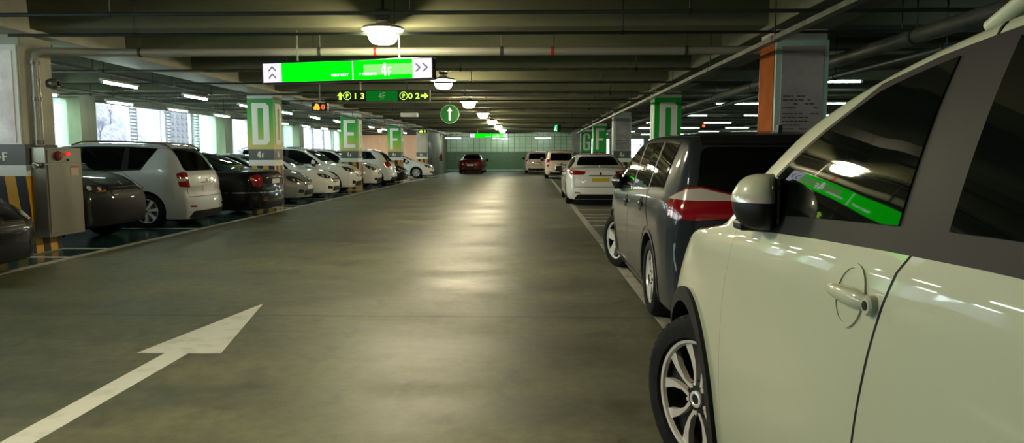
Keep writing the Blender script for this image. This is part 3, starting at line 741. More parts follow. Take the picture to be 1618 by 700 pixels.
def panel(R,poly,ang,off=.004,cell=.05,thick=.012,maxd=None,bm=None,elev=0,mi=0):
    """a thin curved panel laid on the body; poly in (u,z) seen from azimuth ang (0 front, 90 left, 180 rear, -90 right).
    For side views u is the car's x."""
    a=math.radians(ang); d=Vector((math.cos(a),math.sin(a),0)); u=Vector((-math.sin(a),math.cos(a),0))
    if ang==90: u=Vector((1,0,0))
    if ang==-90: u=Vector((1,0,0))
    b2=B(); vs=[b2.verts.new((p[0],p[1],0)) for p in poly]; b2.faces.new(vs)
    us=[p[0] for p in poly]; zs=[p[1] for p in poly]
    q=math.floor(min(us)/cell)*cell+cell
    while q<max(us):
        bmesh.ops.bisect_plane(b2,geom=b2.verts[:]+b2.edges[:]+b2.faces[:],plane_co=(q,0,0),plane_no=(1,0,0)); q+=cell
    q=math.floor(min(zs)/cell)*cell+cell
    while q<max(zs):
        bmesh.ops.bisect_plane(b2,geom=b2.verts[:]+b2.edges[:]+b2.faces[:],plane_co=(0,q,0),plane_no=(0,1,0)); q+=cell
    bmesh.ops.triangulate(b2,faces=[f for f in b2.faces if len(f.verts)>4])
    hit={}
    for v in b2.verts:
        o=u*v.co.x+Vector((0,0,v.co.y))+d*6
        loc,nor,idx,dist=R.bvh.ray_cast(o,-d)
        if loc is not None and (maxd is None or dist<maxd): hit[v]=(loc,nor)
    out=bm or B(); A={}; C={}
    for v,(l,n_) in hit.items():
        if n_.dot(d)<0: n_=-n_
        A[v]=out.verts.new(l+n_*off); C[v]=out.verts.new(l-n_*(thick-off))
    edges={}
    for f in b2.faces:
        if all(v in hit for v in f.verts):
            vs=[A[v] for v in f.verts]
            try: g=out.faces.new(vs); g.material_index=mi; g.smooth=True
            except ValueError: continue
            for i in range(len(f.verts)):
                e=(f.verts[i],f.verts[(i+1)%len(f.verts)]); key=frozenset(e); edges[key]=None if key in edges else e
    for e in edges.values():
        if e:
            g=out.faces.new((A[e[0]],C[e[0]],C[e[1]],A[e[1]])); g.material_index=mi
    for v in list(C.values()):
        if not v.link_faces: out.verts.remove(v)
    b2.free(); return out
def strip(R,pts,w,ang,**k):
    """a narrow band of width w along a polyline in panel coordinates"""
    L_=[];Rr=[]
    for i,p in enumerate(pts):
        a=Vector(pts[max(0,i-1)]); b_=Vector(pts[min(len(pts)-1,i+1)]); d=(b_-a).normalized(); n=Vector((-d.y,d.x))*w/2
        L_.append(tuple(Vector(p)+n)); Rr.append(tuple(Vector(p)-n))
    return panel(R,L_+Rr[::-1],ang,**k)
def circ(x,z,r,a0,a1,n=20): return [(x+r*math.cos(math.radians(a0+(a1-a0)*i/n)),z+r*math.sin(math.radians(a0+(a1-a0)*i/n))) for i in range(n+1)]
WC={}
def wheel_meshes(style,r,w):
    key=(style,r,w)
    if key in WC: return WC[key]
    R_=r*.69 if style!='twin' else r*.70; h=w/2
    bm=lathe(B(),[(R_,h*.80),(R_*1.04,h*.97),(r*.86,h*1.02),(r*.95,h*.90),(r*.995,h*.62),(r,h*.4),(r*.99,h*.38),(r*.99,h*.32),(r,h*.30),(r,.02),(r*.985,.018),(r*.985,-.018),(r,-.02),(r,-h*.30),(r*.99,-h*.32),(r*.99,-h*.38),(r,-h*.4),(r*.995,-h*.62),(r*.95,-h*.9),(r*.86,-h*1.02),(R_,-h*.8)],64,'y',closed=True)
    if style=='twin':   # shoulder tread blocks
        for i in range(48):
            a=2*PI*i/48
            prism(bm,[(-.012,h*.42),(.012,h*.42),(.009,h*.86),(-.012,h*.86)],lambda u,v,d,a=a:((d)*math.cos(a)-u*math.sin(a),v,(d)*math.sin(a)+u*math.cos(a)),r*.94,r*.972)
    bmesh.ops.recalc_face_normals(bm,faces=bm.faces)
    def mesh(name,bm,mats,sm=35):
        bmesh.ops.recalc_face_normals(bm,faces=bm.faces)
        me=bpy.data.meshes.new(name); bm.to_mesh(me); bm.free()
        for m in mats: me.materials.append(m)
        me.polygons.foreach_set('use_smooth',[True]*len(me.polygons)); me.set_sharp_from_angle(angle=math.radians(sm)); return me
    T_=mesh('tyre',bm,[tyre])
    m0=machined if style=='twin' else silverrim
    bm=lathe(B(),[(R_*.985,h*.80),(R_*1.0,h*.86),(R_*.95,h*.84),(R_*.92,h*.70)],64,'y',closed=False)
    lathe(bm,[(R_*.93,h*.72),(R_*.90,-h*.2),(R_*.9,-h*.75),(R_*.5,-h*.7),(0,-h*.7)],48,'y',mi=1)
    rot=lambda a:(lambda u,v,d:(v*math.cos(a)-u*math.sin(a),d,v*math.sin(a)+u*math.cos(a)))
    if style=='twin':
        for i in range(5):
            a=2*PI*i/5+.35
            for s in (-1,1):
                p=[(s*.012,.045),(s*.030,.05),(s*.031,R_*.42),(s*.058,R_*.64),(s*.112,R_*.90),(s*.060,R_*.955),(s*.028,R_*.66),(s*.016,R_*.44)]
                prism(bm,p,rot(a),h*.50,h*.74)
            prism(bm,[(-.03,.04),(.03,.04),(.03,R_*.5),(.05,R_*.93),(-.05,R_*.93),(-.03,R_*.5)],rot(a),h*.30,h*.52,1)
    else:
        N={'five':5,'six':6,'seven':7,'ten':10}[style]; wd={5:.056,6:.033,7:.030,10:.018}[N]
        for i in range(N):
            a=2*PI*i/N+.3
            prism(bm,[(-wd*.8,.03),(wd*.8,.03),(wd*.75,R_*.5),(wd*1.25,R_*.95),(-wd*1.25,R_*.95),(-wd*.75,R_*.5)],rot(a),h*.35,h*.74)
    lathe(bm,[(R_*.34,h*.4),(R_*.30,h*.70),(R_*.2,h*.76),(0,h*.74)],30,'y',mi=0 if style!='twin' else 1)
    for i in range(5):
        a=2*PI*i/5+.35+PI/5; lathe(bm,[(.011,h*.7),(.010,h*.80),(0,h*.81)],8,'y',(R_*.24*math.cos(a),0,R_*.24*math.sin(a)),1-0 if style!='twin' else 0)
    RM=mesh('rim',bm,[m0,darkrim])
    DK=mesh('brake',lathe(B(),[(R_*.72,-h*.25),(R_*.72,-h*.12),(R_*.3,-h*.12),(R_*.3,h*.2),(0,h*.2)],36,'y'),[galv])
    CP=mesh('cap',lathe(lathe(B(),[(R_*.145,h*.74),(R_*.14,h*.84),(R_*.10,h*.86),(R_*.085,h*.83)],24,'y'),[(R_*.085,h*.83),(0,h*.84)],24,'y',mi=1),[silverrim,darkrim])
    WC[key]=(T_,RM,DK,CP); return WC[key]
def rounded(pts,r=.03,n=4):
    """round the corners of a polygon"""
    out=[];N=len(pts)
    for i in range(N):
        p=Vector(pts[i]); a=Vector(pts[i-1]); b_=Vector(pts[(i+1)%N])
        da=(a-p); db=(b_-p); ra=min(r,da.length*.45); rb=min(r,db.length*.45)
        s=p+da.normalized()*ra; e=p+db.normalized()*rb
        for k_ in range(n+1):
            t=k_/n; out.append(tuple(s*(1-t)**2+p*2*t*(1-t)+e*t*t))
    return out
def blob(name,pts_fn,mats,parent,nu=20,nv=14):
    bm=B(); rings=[]
    for i in range(nv+1):
        rings.append([bm.verts.new(pts_fn(2*PI*j/nu,i/nv)) for j in range(nu)])
    for a,b_ in zip(rings,rings[1:]):
        for j in range(nu): bm.faces.new((a[j],a[(j+1)%nu],b_[(j+1)%nu],b_[j]))
    bm.faces.new(rings[0][::-1]); bm.faces.new(rings[-1])
    return build(name,bm,mats,parent,60)
def mirror(R,root,paint,s,x,z,big=1,black=False,hi=False,fold=False):
    b_,e,_=R.E(x/R.L)
    loc,n,_,_=R.bvh.ray_cast(Vector((x,s*3,z)),Vector((0,-s,0)))
    y0=abs(loc.y) if loc else R.W*.95
    cx,cy,cz=x+.0,y0+.16*big,z+(.085 if hi else .055)
    ks=.80 if hi else 1
    # housing: a shell leaning forward, flat glass side facing the rear
    def shell(zlo,zhi):
        def f(th,v):
            zz=zlo+(zhi-zlo)*v; zr=zz*ks; q=max(0,1-((zz)/(.105))**2)**.5*.98+.02
            wv=.125*big*q**.7*(1-.12*zz/.1); dv=.085*q**.8
            c,sn=math.cos(th),math.sin(th)
            px=dv*c if c>0 else .035*c
            return (cx+px-.25*abs(sn*wv)*(1 if s*sn>0 else .2)*.6, s*(cy+wv*sn), cz+zr)
        return f
    if hi: big=.74
    top=blob('mirror_cover',shell(.0 if hi else -.035,.104),softblack if black else paint,root)
    bot=blob('mirror_housing',shell(-.104,.0 if hi else -.035),blackp,root)
    if hi:
        bm=B()
        f=shell(0,.03); rings=[]
        for i in range(5):
            v=i/4; r=[]
            for j in range(14):
                th=-.2+1.9*j/13; p=Vector(f(th if s>0 else th,v)); c=Vector((cx,s*cy,p.z)); r.append(bm.verts.new(c+(p-c)*1.03))
            rings.append(r)
        for a,b2 in zip(rings,rings[1:]):
            for j in range(13): bm.faces.new((a[j],a[j+1],b2[j+1],b2[j]))
        build('turn_indicator',bm,clearlens,top,True)
    bm=prism(B(),rounded([(-.10*big,-.075),(.10*big,-.075),(.10*big,.07),(-.09*big,.075)],.03),lambda u,v,d:(cx-.04+d,s*(cy+u),cz+v),-.004,.004)
    build('mirror_glass',bm,glassm,bot)
    bm=B(); ya=.075 if fold else .14
    box(bm,x-.04,x+.05,min(s*(y0-.03),s*(y0+ya)),max(s*(y0-.03),s*(y0+ya)),cz-.12*ks-(.0 if hi else .01),cz-.08*ks,bev=.01)
    arm=build('mirror_arm',bm,blackp,root)
    if fold:   # turned in against the door: swing about the hinge
        px,py=x+.03,s*(y0+.035); a=s*math.radians(78)
        M=Matrix.Translation((px,py,0))@Matrix.Rotation(a,4,'Z')@Matrix.Translation((-px,-py,0))
        for o in [top,bot]+list(top.children)+list(bot.children): o.data.transform(M)
def car(name,label,cat,loc,rz,S,paint,wheel='five',steer=0,hi=False,group=None,opts=None):
    O=opts or {}; root=empty(name,(loc[0],loc[1],.0025),rz,label,cat,group)
    R=car_surface(S,hi); L,W,H=R.L,R.W,R.H; tr=S['tr']; xf=L/2-S['fo']; xr=xf-S['wb']; cell=.035 if hi else .06
    wide=.235 if hi else .215
    ar=tr+.055
    me=carve(R.bm,[(x,tr,ar,*(yy)) for x in (xf,xr) for yy in ((W-.30,W+.2),(-W-.2,-W+.30))])
    me.materials.clear(); me.materials.append(paint); me.materials.append(softblack)
    me.name='body'; me.polygons.foreach_set('use_smooth',[True]*len(me.polygons)); 
    # inner faces of the wells are dark
    for p in me.polygons:
        c=p.center; p.material_index=0
        for x in (xf,xr):
            if math.hypot(c.x-x,c.z-tr)<ar+.004 and abs(c.y)<W-.012 and (abs(math.hypot(c.x-x,c.z-tr)-ar)<.02 or abs(abs(c.y)-(W-.30))<.01): p.material_index=1
        if c.z<S['zb']+.002: p.material_index=1
    me.set_sharp_from_angle(angle=math.radians(42))
    body=bpy.data.objects.new('body',me); link(body,root)
    def part(nm,bm,m,par=root): 
        return build(nm,bm,m,par,'keep')
    top=lambda x,m=.05:R.E(x/L)[1]-m
    bel=lambda x,m=.034:R.E(x/L)[0]+m
    # side glass, doors, handles on both sides
    wins=[[q*L for q in w] for w in S['win']]
    def winpoly(w,g=0,gb=None):
        gb=g if gb is None else gb
        xb0,xb1,xt0,xt1=w; n=8
        bt=[(xb0-g+(xb1-xb0+2*g)*i/n,bel(xb0+(xb1-xb0)*i/n)-gb) for i in range(n+1)]
        tp=[(xt1+g+(xt0-xt1-2*g)*i/n,top(xt1+(xt0-xt1)*i/n)+g) for i in range(n+1)]
        mid=[]
        if xb1-xt1>.2:   # leading edge follows the pillar
            for i in range(1,6):
                q=i/6; x=xb1+(xt1-xb1)*q; z=bel(xb1)+(top(xt1)-bel(xb1))*q; z=min(z+.012*math.sin(PI*q)*3,top(x,.045)); mid.append((x+g*1.2,z+g*.4))
        rr=[]
        if abs(xb0-xt0)>.03 and xt0>xb0:
            pass
        return bt+mid+tp
    cx_=O.get('chrome_windows')
    for s in (1,-1):
        ang=90*s
        # one dark surround ties the side windows together
        a=wins[0]; c=wins[-1]
        sur=winpoly((a[0],c[1],a[2],c[3]),.02,.02 if cx_ else (.052 if hi else .034))
        trim=part('window_surround',panel(R,sur,ang,.002 if cx_ else .0042,cell),softblack if not cx_ else chrome)
        if cx_: part('pillar_trim',panel(R,winpoly((a[0],c[1],a[2],c[3]),.006),ang,.0045,cell),softblack,trim)
        for wa,wb in ((wins[0],wins[1]),(wins[1],wins[2])):
            part('pillar_seam',strip(R,[((wa[1]+wb[0])/2,bel(wa[1],-.01)),((wa[3]+wb[2])/2,top(wa[3],.01))],.007,ang,off=.0028,cell=cell),blackp,trim)
        for w in wins: part('side_window',panel(R,winpoly(w),ang,.0075,cell),glassd)
        # doors: slightly proud skins with a dark joint round them
        zl=S['zb']+.12
        fd=O.get('front_door',(wins[2][0]-.012*L*.4,wins[2][1]+.02))
        x0,x1=fd; xm=(wins[1][0]-.02)
        ln=O.get('lean',0)
        def doorpoly(xa,xb,arch):
            n=10; xa_=xa+(ln if not arch else 0); xb_=xb+(ln if arch else 0)
            p=[(xa_+(xb_-xa_)*i/n,zl) for i in range(n+1)]
            lz=bel(xb,-.012)
            if arch and ln: p+=[(xb+ln*(1-q)**.5*1.0,zl+(lz-zl)*q) for q in (.2,.4,.6,.75,.87,.95)]
            if arch: # rear door curves round the wheel arch
                p=[q for q in p if q[0]>xr+ar+.06]
                p=circ(xr,tr,ar+.06,88,max(0,math.degrees(math.asin(max(-1,min(1,(zl-tr)/(ar+.06)))))),8)+p
            p+= [(xb-(xb-xa)*i/n,bel(xb-(xb-xa)*i/n,-.012)) for i in range(n+1)]
            if not arch and ln:
                la=bel(xa,-.012); p+=[(xa+ln*(1-q)**.5,zl+(la-zl)*q) for q in (.95,.87,.75,.6,.4,.2)]
            return p
        bow=.03 if hi else .0
        fpoly=doorpoly(x0,x1,False)
        r0=max(xm,xr+.02)
        rpoly=doorpoly(r0,x0-.010,True)
        for nm,poly,hx in (('front_door',fpoly,x0+.13),('rear_door',rpoly,r0+.12)):
            g=part(nm,panel(R,poly,ang,.0035,cell,.012),paint)
            e=strip(R,poly+[poly[0]],.011 if hi else .014,ang,off=.0025,cell=cell)
            part('door_seam',e,softblack,g)
            hz=bel(hx,-.115)
            if hi: hz=bel(hx,-.125); hx+=.05
            loc2,n_,_,_=R.bvh.ray_cast(Vector((hx+.03,s*3,hz)),Vector((0,-s,0)))
            if loc2:
                y=abs(loc2.y); hb=B()
                hm=paint if not O.get('chrome_handle') else chrome
                if hi:
                    cup=panel(R,circ(hx+.01,hz,.062,0,360,20)[:-1],ang,.005,cell); part('handle_cup',cup,paint,g); cr_=circ(hx+.01,hz,.064,0,360,24); part('cup_rim',strip(R,cr_,.010,ang,off=.008,cell=cell),paint,g)
                    tube(hb,[(hx-.075,s*(y+.0),hz),(hx-.06,s*(y+.016),hz+.002),(hx-.02,s*(y+.022),hz+.003),(hx+.05,s*(y+.021),hz+.002),(hx+.09,s*(y+.014),hz),(hx+.105,s*(y-.004),hz)],[.013,.018,.019,.018,.015,.010],14)
                    for v in hb.verts: v.co.y=s*(y+(abs(v.co.y)-y)*.75)
                    build('door_handle',hb,hm,g,True)
                    lk=lathe(B(),[(.021,-.002),(.021,.016),(.017,.021),(0,.021)],18,'y',(hx-.096,0,hz))
                    for v in lk.verts: v.co.y=s*(y+v.co.y)
                    build('lock_cover',lk,hm,g,True)
                    lk=lathe(B(),[(.010,.015),(.010,.023),(0,.023)],12,'y',(hx-.096,0,hz))
                    for v in lk.verts: v.co.y=s*(y+v.co.y)
                    build('keyhole',lk,blackp,g,True)
                else:
                    box(hb,hx-.08,hx+.09,min(s*(y-.005),s*(y+.03)),max(s*(y-.005),s*(y+.03)),hz-.016,hz+.016,bev=.01); build('door_handle',hb,hm,g,True)
        # arches and sills
        cl=softblack if O.get('cladding') else paint
        for x in (xf,xr):
            aw=.06 if O.get('cladding') else .028
            aa=math.degrees(math.asin(max(-1,min(1,(S['zb']+.03-tr)/ar))))
            poly=circ(x,tr,ar-.003,aa,180-aa,36)+circ(x,tr,ar+aw,180-aa,aa,36)
            part('arch_trim',panel(R,poly,ang,.016 if O.get('cladding') else .006,cell,.035),cl)
        part('sill_trim',panel(R,[(xr+ar+.02,S['zb']+.005),(xf-ar-.02,S['zb']+.005),(xf-ar-.02,S['zb']+.10),(xr+ar+.02,S['zb']+.10)],ang,.008,.1,.03),softblack if O.get('cladding') else paint)
        mx=wins[2][1]-.16*(1 if not O.get('mx') else 1)+O.get('mx',0)
        mirror(R,root,paint,s,mx,bel(mx,.0),O.get('mirror',1),O.get('black_mirror',False),hi,O.get('fold',False))
        # wheels
        for x in (xf,xr):
            T_,RM,DK,CP=wheel_meshes(wheel,tr,wide)
            wo=bpy.data.objects.new('wheel',T_); link(wo,root); wo.location=(x,s*(W-.015-wide/2),tr)
            wo.rotation_euler=(0,0,(0 if s>0 else PI)+(math.radians(steer) if x==xf else 0))
            for nm,m_ in (('rim',RM),('brake_disc',DK),('hub_cap',CP)):
                c_=bpy.data.objects.new(nm,m_); link(c_,wo)
    # glass front and rear
    def gp(z0,z1,w0,w1,ang,nm,m=glassm):
        z0*=H;z1*=H;w0*=W;w1*=W
        p=rounded([(-w0,z0),(w0,z0),(w1,z1),(-w1,z1)],.08,5)
        sr=part(nm+'_surround',panel(R,[(a_*1.02,z0+(b_-z0)*1.03-.01) for a_,b_ in p],ang,.002,cell),softblack)
        g=part(nm,panel(R,p,ang,.006,cell),m)
        return g
    gp(*S['ws'],0,'windscreen'); gp(*S['rw'],180,'rear_window',glassd)
    part('wiper',strip(R,[(-.5*W,(S['ws'][0]+.03)*H),(.1*W,(S['ws'][0]+.045)*H)],.018,0,off=.02,cell=.1,thick=.016),blackp)
    if O.get('dark_bumper'):
        z1=O['dark_bumper']*H; z0=S['zb']+.01
        part('front_bumper',panel(R,[(-.80*W,z0),(.80*W,z0),(.80*W,z1-.04),(.5*W,z1-.02),(.4*W,z1-.06),(-.4*W,z1-.06),(-.5*W,z1-.02),(-.80*W,z1-.04)],0,.0035,.06),softblack)
        for s in (1,-1): part('wing_trim',panel(R,[(xf+ar+.02,z0),(L/2-.13,z0),(L/2-.13,z1-.04),(xf+ar-.02,z1-.06)],90*s,.0035,.06),softblack)
    hz0,hz1=O.get('hl',(.43,.53))
    hz0*=H;hz1*=H
    for s in (1,-1):
        # headlamp wraps round the corner
        pts=rounded([(-s*.16,hz1-.01),(-s*.34,hz1+.035),(s*.02,hz1-.0),(s*.27,hz0+.05),(s*.22,hz0-.01),(-s*.05,hz0+.005)],.02,3)
        # polygon measured about the corner direction
        ang=38*s; a=math.radians(ang); corner=Vector((L/2-.16,s*W*.70,0)); uu=Vector((-math.sin(a),math.cos(a),0)).dot(corner)
        P=[(-.26,hz1+.02),(-.02,hz1-.0),(.20,hz0+.055),(.18,hz0-.0),(-.0,hz0-.01),(-.22,hz0+.06)]
        if s>0: poly=[(uu-u_,v_) for u_,v_ in P]
        else: poly=[(uu+u_,v_) for u_,v_ in P]
        hl=part('headlight',panel(R,rounded(poly,.03,3),ang,.006,.04,.02),headl)
        part('headlight_bezel',strip(R,rounded(poly,.03,3)+[rounded(poly,.03,3)[0]],.018,ang,off=.0075,cell=.04),softblack,hl)
        for cu,cz_,rr in ((-.09,hz0+.062,.036),(.06,hz0+.045,.030)):
            part('reflector',panel(R,circ(uu-s*cu,cz_,rr,0,360,16)[:-1],ang,.010,.04,.02),reflm,hl)
        if O.get('amber_lamp',True):
            q=[(uu-s*u_,v_) for u_,v_ in [(-.02,hz0+.005),(.16,hz0+.03),(.155,hz0+.005),(.0,hz0-.0)]]
            part('indicator_lens',panel(R,q,ang,.010,.04,.02),amber,hl)
        # fog lamp recess
        part('fog_lamp_recess',panel(R,rounded([(s*.42,.21*H),(s*.66,.22*H),(s*.64,.29*H),(s*.44,.27*H)],.03,3),0,.005,.05),softblack)
    g0=O.get('grille',(.36,.445,.34))
    gr=part('grille',panel(R,rounded([(-g0[2]*1.05,g0[0]*H),(g0[2]*1.05,g0[0]*H),(g0[2]*1.25,g0[1]*H),(-g0[2]*1.25,g0[1]*H)],.04,4),0,.006,.05),blackp)
    for i in range(3):
        z=(g0[0]+(g0[1]-g0[0])*(i+.6)/3.4)*H
        part('grille_bar',strip(R,[(-g0[2]*1.05,z),(g0[2]*1.05,z)],.007,0,off=.012,cell=.08),chrome,gr)
    part('badge',panel(R,circ(0,(g0[1]+.01)*H,.038,0,360,20)[:-1],0,.016,.05),chrome,gr)
    part('lower_intake',panel(R,rounded([(-.42,.165*H),(.42,.165*H),(.38,.265*H),(-.38,.265*H)],.04,4),0,.005,.05),blackp)
    if O.get('fp',True): part('front_plate',panel(R,[(-.22,.285*H),(.22,.285*H),(.22,.285*H+.11),(-.22,.285*H+.11)],0,.014,.06),platew)
    # rear lamps
    tl=O.get('tail',(.44,.60,.30,.10)); z0,z1=tl[0]*H,tl[1]*H
    for s in (1,-1):
        ang=180-s*35; a=math.radians(ang); corner=Vector((-L/2+.12,s*W*.86,0)); U_=Vector((-math.sin(a),math.cos(a),0)); uu=U_.dot(corner)
        # +u on left rear points towards -y (inboard)
        k2=-s if ang<180 else -s
        sg=1 if U_.y*s<0 else -1      # inboard sign
        inn,outb=tl[2],tl[3]
        P=O.get('tailpoly') or [(-outb,z0+.02),(-outb*1.1,z1-.04),(0,z1),(inn,z1-.03),(inn*.95,z0+.045),(.02,z0)]
        poly=rounded([(uu+sg*u_,v_) for u_,v_ in P],.025,3)
        t_=part('tail_light',panel(R,poly,ang,.010,.035,.03),redlens)
        if O.get('tail_clear'):
            P2=O['tail_clear']; poly=[(uu+sg*u_,v_) for u_,v_ in P2]
            part('clear_lens',panel(R,rounded(poly,.012,2),ang,.014,.035,.03),clearlens,t_)
        part('rear_reflector',panel(R,[(-s*.55*1,.235*H),(-s*.70,.24*H),(-s*.70,.262*H),(-s*.55,.257*H)],180,.006,.05),redlens)
    rb=O.get('rear_bumper',True)
    if rb: part('rear_bumper_trim',panel(R,rounded([(-.72,S['zb']+.015),(.72,S['zb']+.015),(.62,S['zb']+.15),(-.62,S['zb']+.15)],.05,4),180,.008,.06),softblack)
    py=O.get('plate',(.40,))[0]*H
    rc=part('plate_recess',panel(R,rounded([(-.30,py-.03),(.30,py-.03),(.27,py+.14),(-.27,py+.14)],.03,3),180,.003,.06),softblack if not O.get('paint_recess') else paint)
    part('rear_plate',panel(R,[(-.235,py),(.235,py),(.235,py+.105),(-.235,py+.105)],180,.012,.06),O.get('plate_mat',platew),rc)
    if O.get('garnish',True): part('tailgate_garnish',strip(R,[(-.32,py+.17),(.32,py+.17)],.025,180,off=.016,cell=.06,thick=.02),chrome)
    part('rear_badge',panel(R,circ(0,py+.215,.035,0,360,16)[:-1],180,.012,.05),chrome)
    if O.get('chrome_line'):
        z=O['chrome_line']*H
        part('bumper_chrome',strip(R,[(-.86*W,z),(.86*W,z)],.018,180,off=.008,cell=.05),chrome)
        for s in (1,-1): part('bumper_chrome',strip(R,[(-L/2+.12,z),(xr-ar-.03,z)],.018,90*s,off=.008,cell=.05),chrome)
    # boot / tailgate joint
    bw=.80*W
    zt=S['rw'][0]*H-.02
    if S is not SEDAN and 'sedan' not in cat: jp=[(-bw,zt),(-bw*.97,.36*H),(bw*.97,.36*H),(bw,zt)]
    else: jp=[(-bw*.80,.66*H),(-bw*.74,.42*H),(-bw*.6,.37*H),(bw*.6,.37*H),(bw*.74,.42*H),(bw*.80,.66*H)]
    part('tailgate_seam',strip(R,jp,.012,180,off=.003,cell=.05),softblack)
    if O.get('spoiler',S is not SEDAN and 'sedan' not in cat):
        zt=S['rw'][1]*H
        sp=panel(R,rounded([(-.70*W,zt+.015),(.70*W,zt+.015),(.68*W,zt+.07),(-.68*W,zt+.07)],.02,3),180,.028,.06,.05)
        sp_=part('roof_spoiler',sp,O.get('spoiler_mat',paint))
        if O.get('brake',True): part('brake_lamp',strip(R,[(-.15,zt+.035),(.15,zt+.035)],.016,180,off=.032,cell=.06),redlens,sp_)
    if O.get('rails'):
        for s in (1,-1):
            xa,xb=-.40*L,O.get('rail_end',.03)*L; pts=[]; n=22
            for i in range(n+1):
                q=i/n; x=xa+(xb-xa)*q; tt=x/L; tp=R.T(tt)*H; wr_=W*pch(S['roof'])(tt)
                lift=.045*min(1,SM(min(q,1-q)/.10))
                pts.append((x,s*(wr_*.93),R.E(tt)[1]+.018+lift))
            build('roof_rail',tube(B(),pts,[.016]*(n+1),10),O.get('rail_mat',galv),root,True)
    if O.get('antenna'):
        tt=-.40; z=R.T(tt)*H
        if O['antenna']=='fin': build('roof_fin',prism(B(),[(-.42*L,z-.02),(-.40*L+.05,z-.02),(-.415*L,z+.055),(-.422*L,z+.05)],lambda u,v,d:(u,d,v),-.015,.015),paint,root)
        else: build('aerial',tube(B(),[(tt*L,0,z-.01),(tt*L-.14,0,z+.19)],.004,6),blackp,root)
    part('exhaust_pipe',lathe(B(),[(.028,-L/2+.08),(.03,-L/2+.10),(.028,-L/2+.30),(.022,-L/2+.3),(.022,-L/2+.08)],16,'x',(0,-.45,S['zb']+.012)),chrome)
    # underbody closes the gap between the wheels
    build('underbody',box(B(),-L/2+.35,L/2-.35,-W+.32,W-.32,S['zb']-.05,S['zb']+.03,bev=.01),softblack,root)
    R.bm.free(); return root,R
def paintm(name,c,rough=.28,metal=.0,coat=1): 
    m=mat(name,c,max(rough,.4),metal*(.6 if sum(c)>.5 else 0),coat if sum(c)>.5 else .55,spec=.25 if sum(c)>.5 else .05); return m
P_cream=paintm('paint_cream_white',(.405,.43,.315),.35)
P_grey=paintm('paint_dark_slate',(.020,.025,.031),.33,.4)
P_white=paintm('paint_white',(.74,.75,.72),.35)
P_silver=paintm('paint_silver',(.56,.59,.60),.32,.35)
P_black=paintm('paint_black',(.006,.007,.008),.3)
P_green=paintm('paint_dark_green',(.035,.048,.042),.33,.4)
P_dgrey=paintm('paint_mid_grey',(.20,.22,.22),.33,.4)
P_beige=paintm('paint_beige',(.66,.52,.40),.35)
P_red=paintm('paint_dark_red',(.075,.004,.008),.33)
H2=PI/2
# ---- right row, parked lengthwise, noses away from the viewer
S0=dict(SUV,conv=1,L=4.69,W=1.86,H=1.72,wb=2.70,fo=.94,tr=.365,zb=.25,
 top=[(-.5,.62),(-.49,.68),(-.455,.87),(-.435,.945),(-.40,.972),(-.3,.99),(-.17,1),(-.078,.997),(-.031,.986),(.022,.963),(.101,.905),(.18,.79),(.235,.705),(.27,.68),(.36,.655),(.44,.615),(.48,.57),(.5,.50)],
 roof=[(-.5,.82),(-.45,.79),(-.3,.79),(-.05,.795),(.1,.805),(.18,.85),(.235,.87),(.27,.87),(.4,.82),(.5,.72)],
 belt=[(-.5,.69),(-.4,.735),(-.15,.73),(.05,.708),(.2,.675),(.27,.65),(.4,.59),(.47,.53),(.5,.46)],
 win=[(-.385,-.30,-.375,-.31),(-.285,-.085,-.285,-.085),(-.048,.165,-.048,.015)],drop=.05)
car('sport_utility_car','large cream white car filling the right foreground, its black-clad front wheel turned','car',(.665+.93,3.06-1.405,0),H2,S0,P_cream,'twin',24,True,
    opts=dict(cladding=True,rails=True,rail_mat=P_cream,rail_end=-.04,front_door=(-.30,.84),lean=.15,fold=True,hl=(.46,.54)))
S1=dict(MPV)
car('family_van','glossy dark grey van with red and clear tail lights, behind the cream car','car',(1.02+.92,6.28+.0+1.36,0),H2,S1,P_grey,'five',20,True,
    opts=dict(chrome_windows=True,tail=(.50,.72,.34,.16),spoiler_mat=blackp,antenna='fin',mirror=1.0,black_mirror=True,fold=True,
    brake=False,tailpoly=[(-.14,.93),(-.20,1.05),(.0,1.165),(.10,1.175),(.40,1.10),(.38,.94),(.1,.92)],tail_clear=[(-.17,1.075),(.0,1.15),(.10,1.16),(.37,1.095),(.37,1.07),(.10,1.065)],cladding=False,plate=(.42,)))
car('sedan','white sedan with a yellow rear plate, parked ahead of the dark grey van','car',(1.90,19.75+2.42,0),H2,dict(SEDAN),P_white,'ten',0,False,
    opts=dict(plate=(.46,),plate_mat=platey,paint_recess=True,tail=(.56,.68,.26,.22),tailpoly=[(-.20,.94),(-.18,.98),(.05,.97),(.34,.95),(.33,.86),(.10,.85),(-.10,.86)],antenna='fin',amber_lamp=False))
car('sport_utility_car','beige estate car with a big dark rear window, ahead of the white sedan','car',(1.70,41.3+2.33,0),H2,dict(SUV),P_beige,'five',0,False,
    opts=dict(rails=True,cladding=False,tail=(.42,.70,.10,.12)))
car('sport_utility_car','pale peach hatch-tailed car farthest up the right side by the tiled wall','car',(.42,53+2.33,0),H2,dict(SUV),P_beige,'five',0,False,
    opts=dict(tail=(.48,.60,.20,.15)))
car('sedan','dark red car parked alone against the far tiled wall','car',(-4.5,52.6+2.4,0),H2,dict(SEDAN),P_red,'ten',0,False,opts=dict(garnish=True))
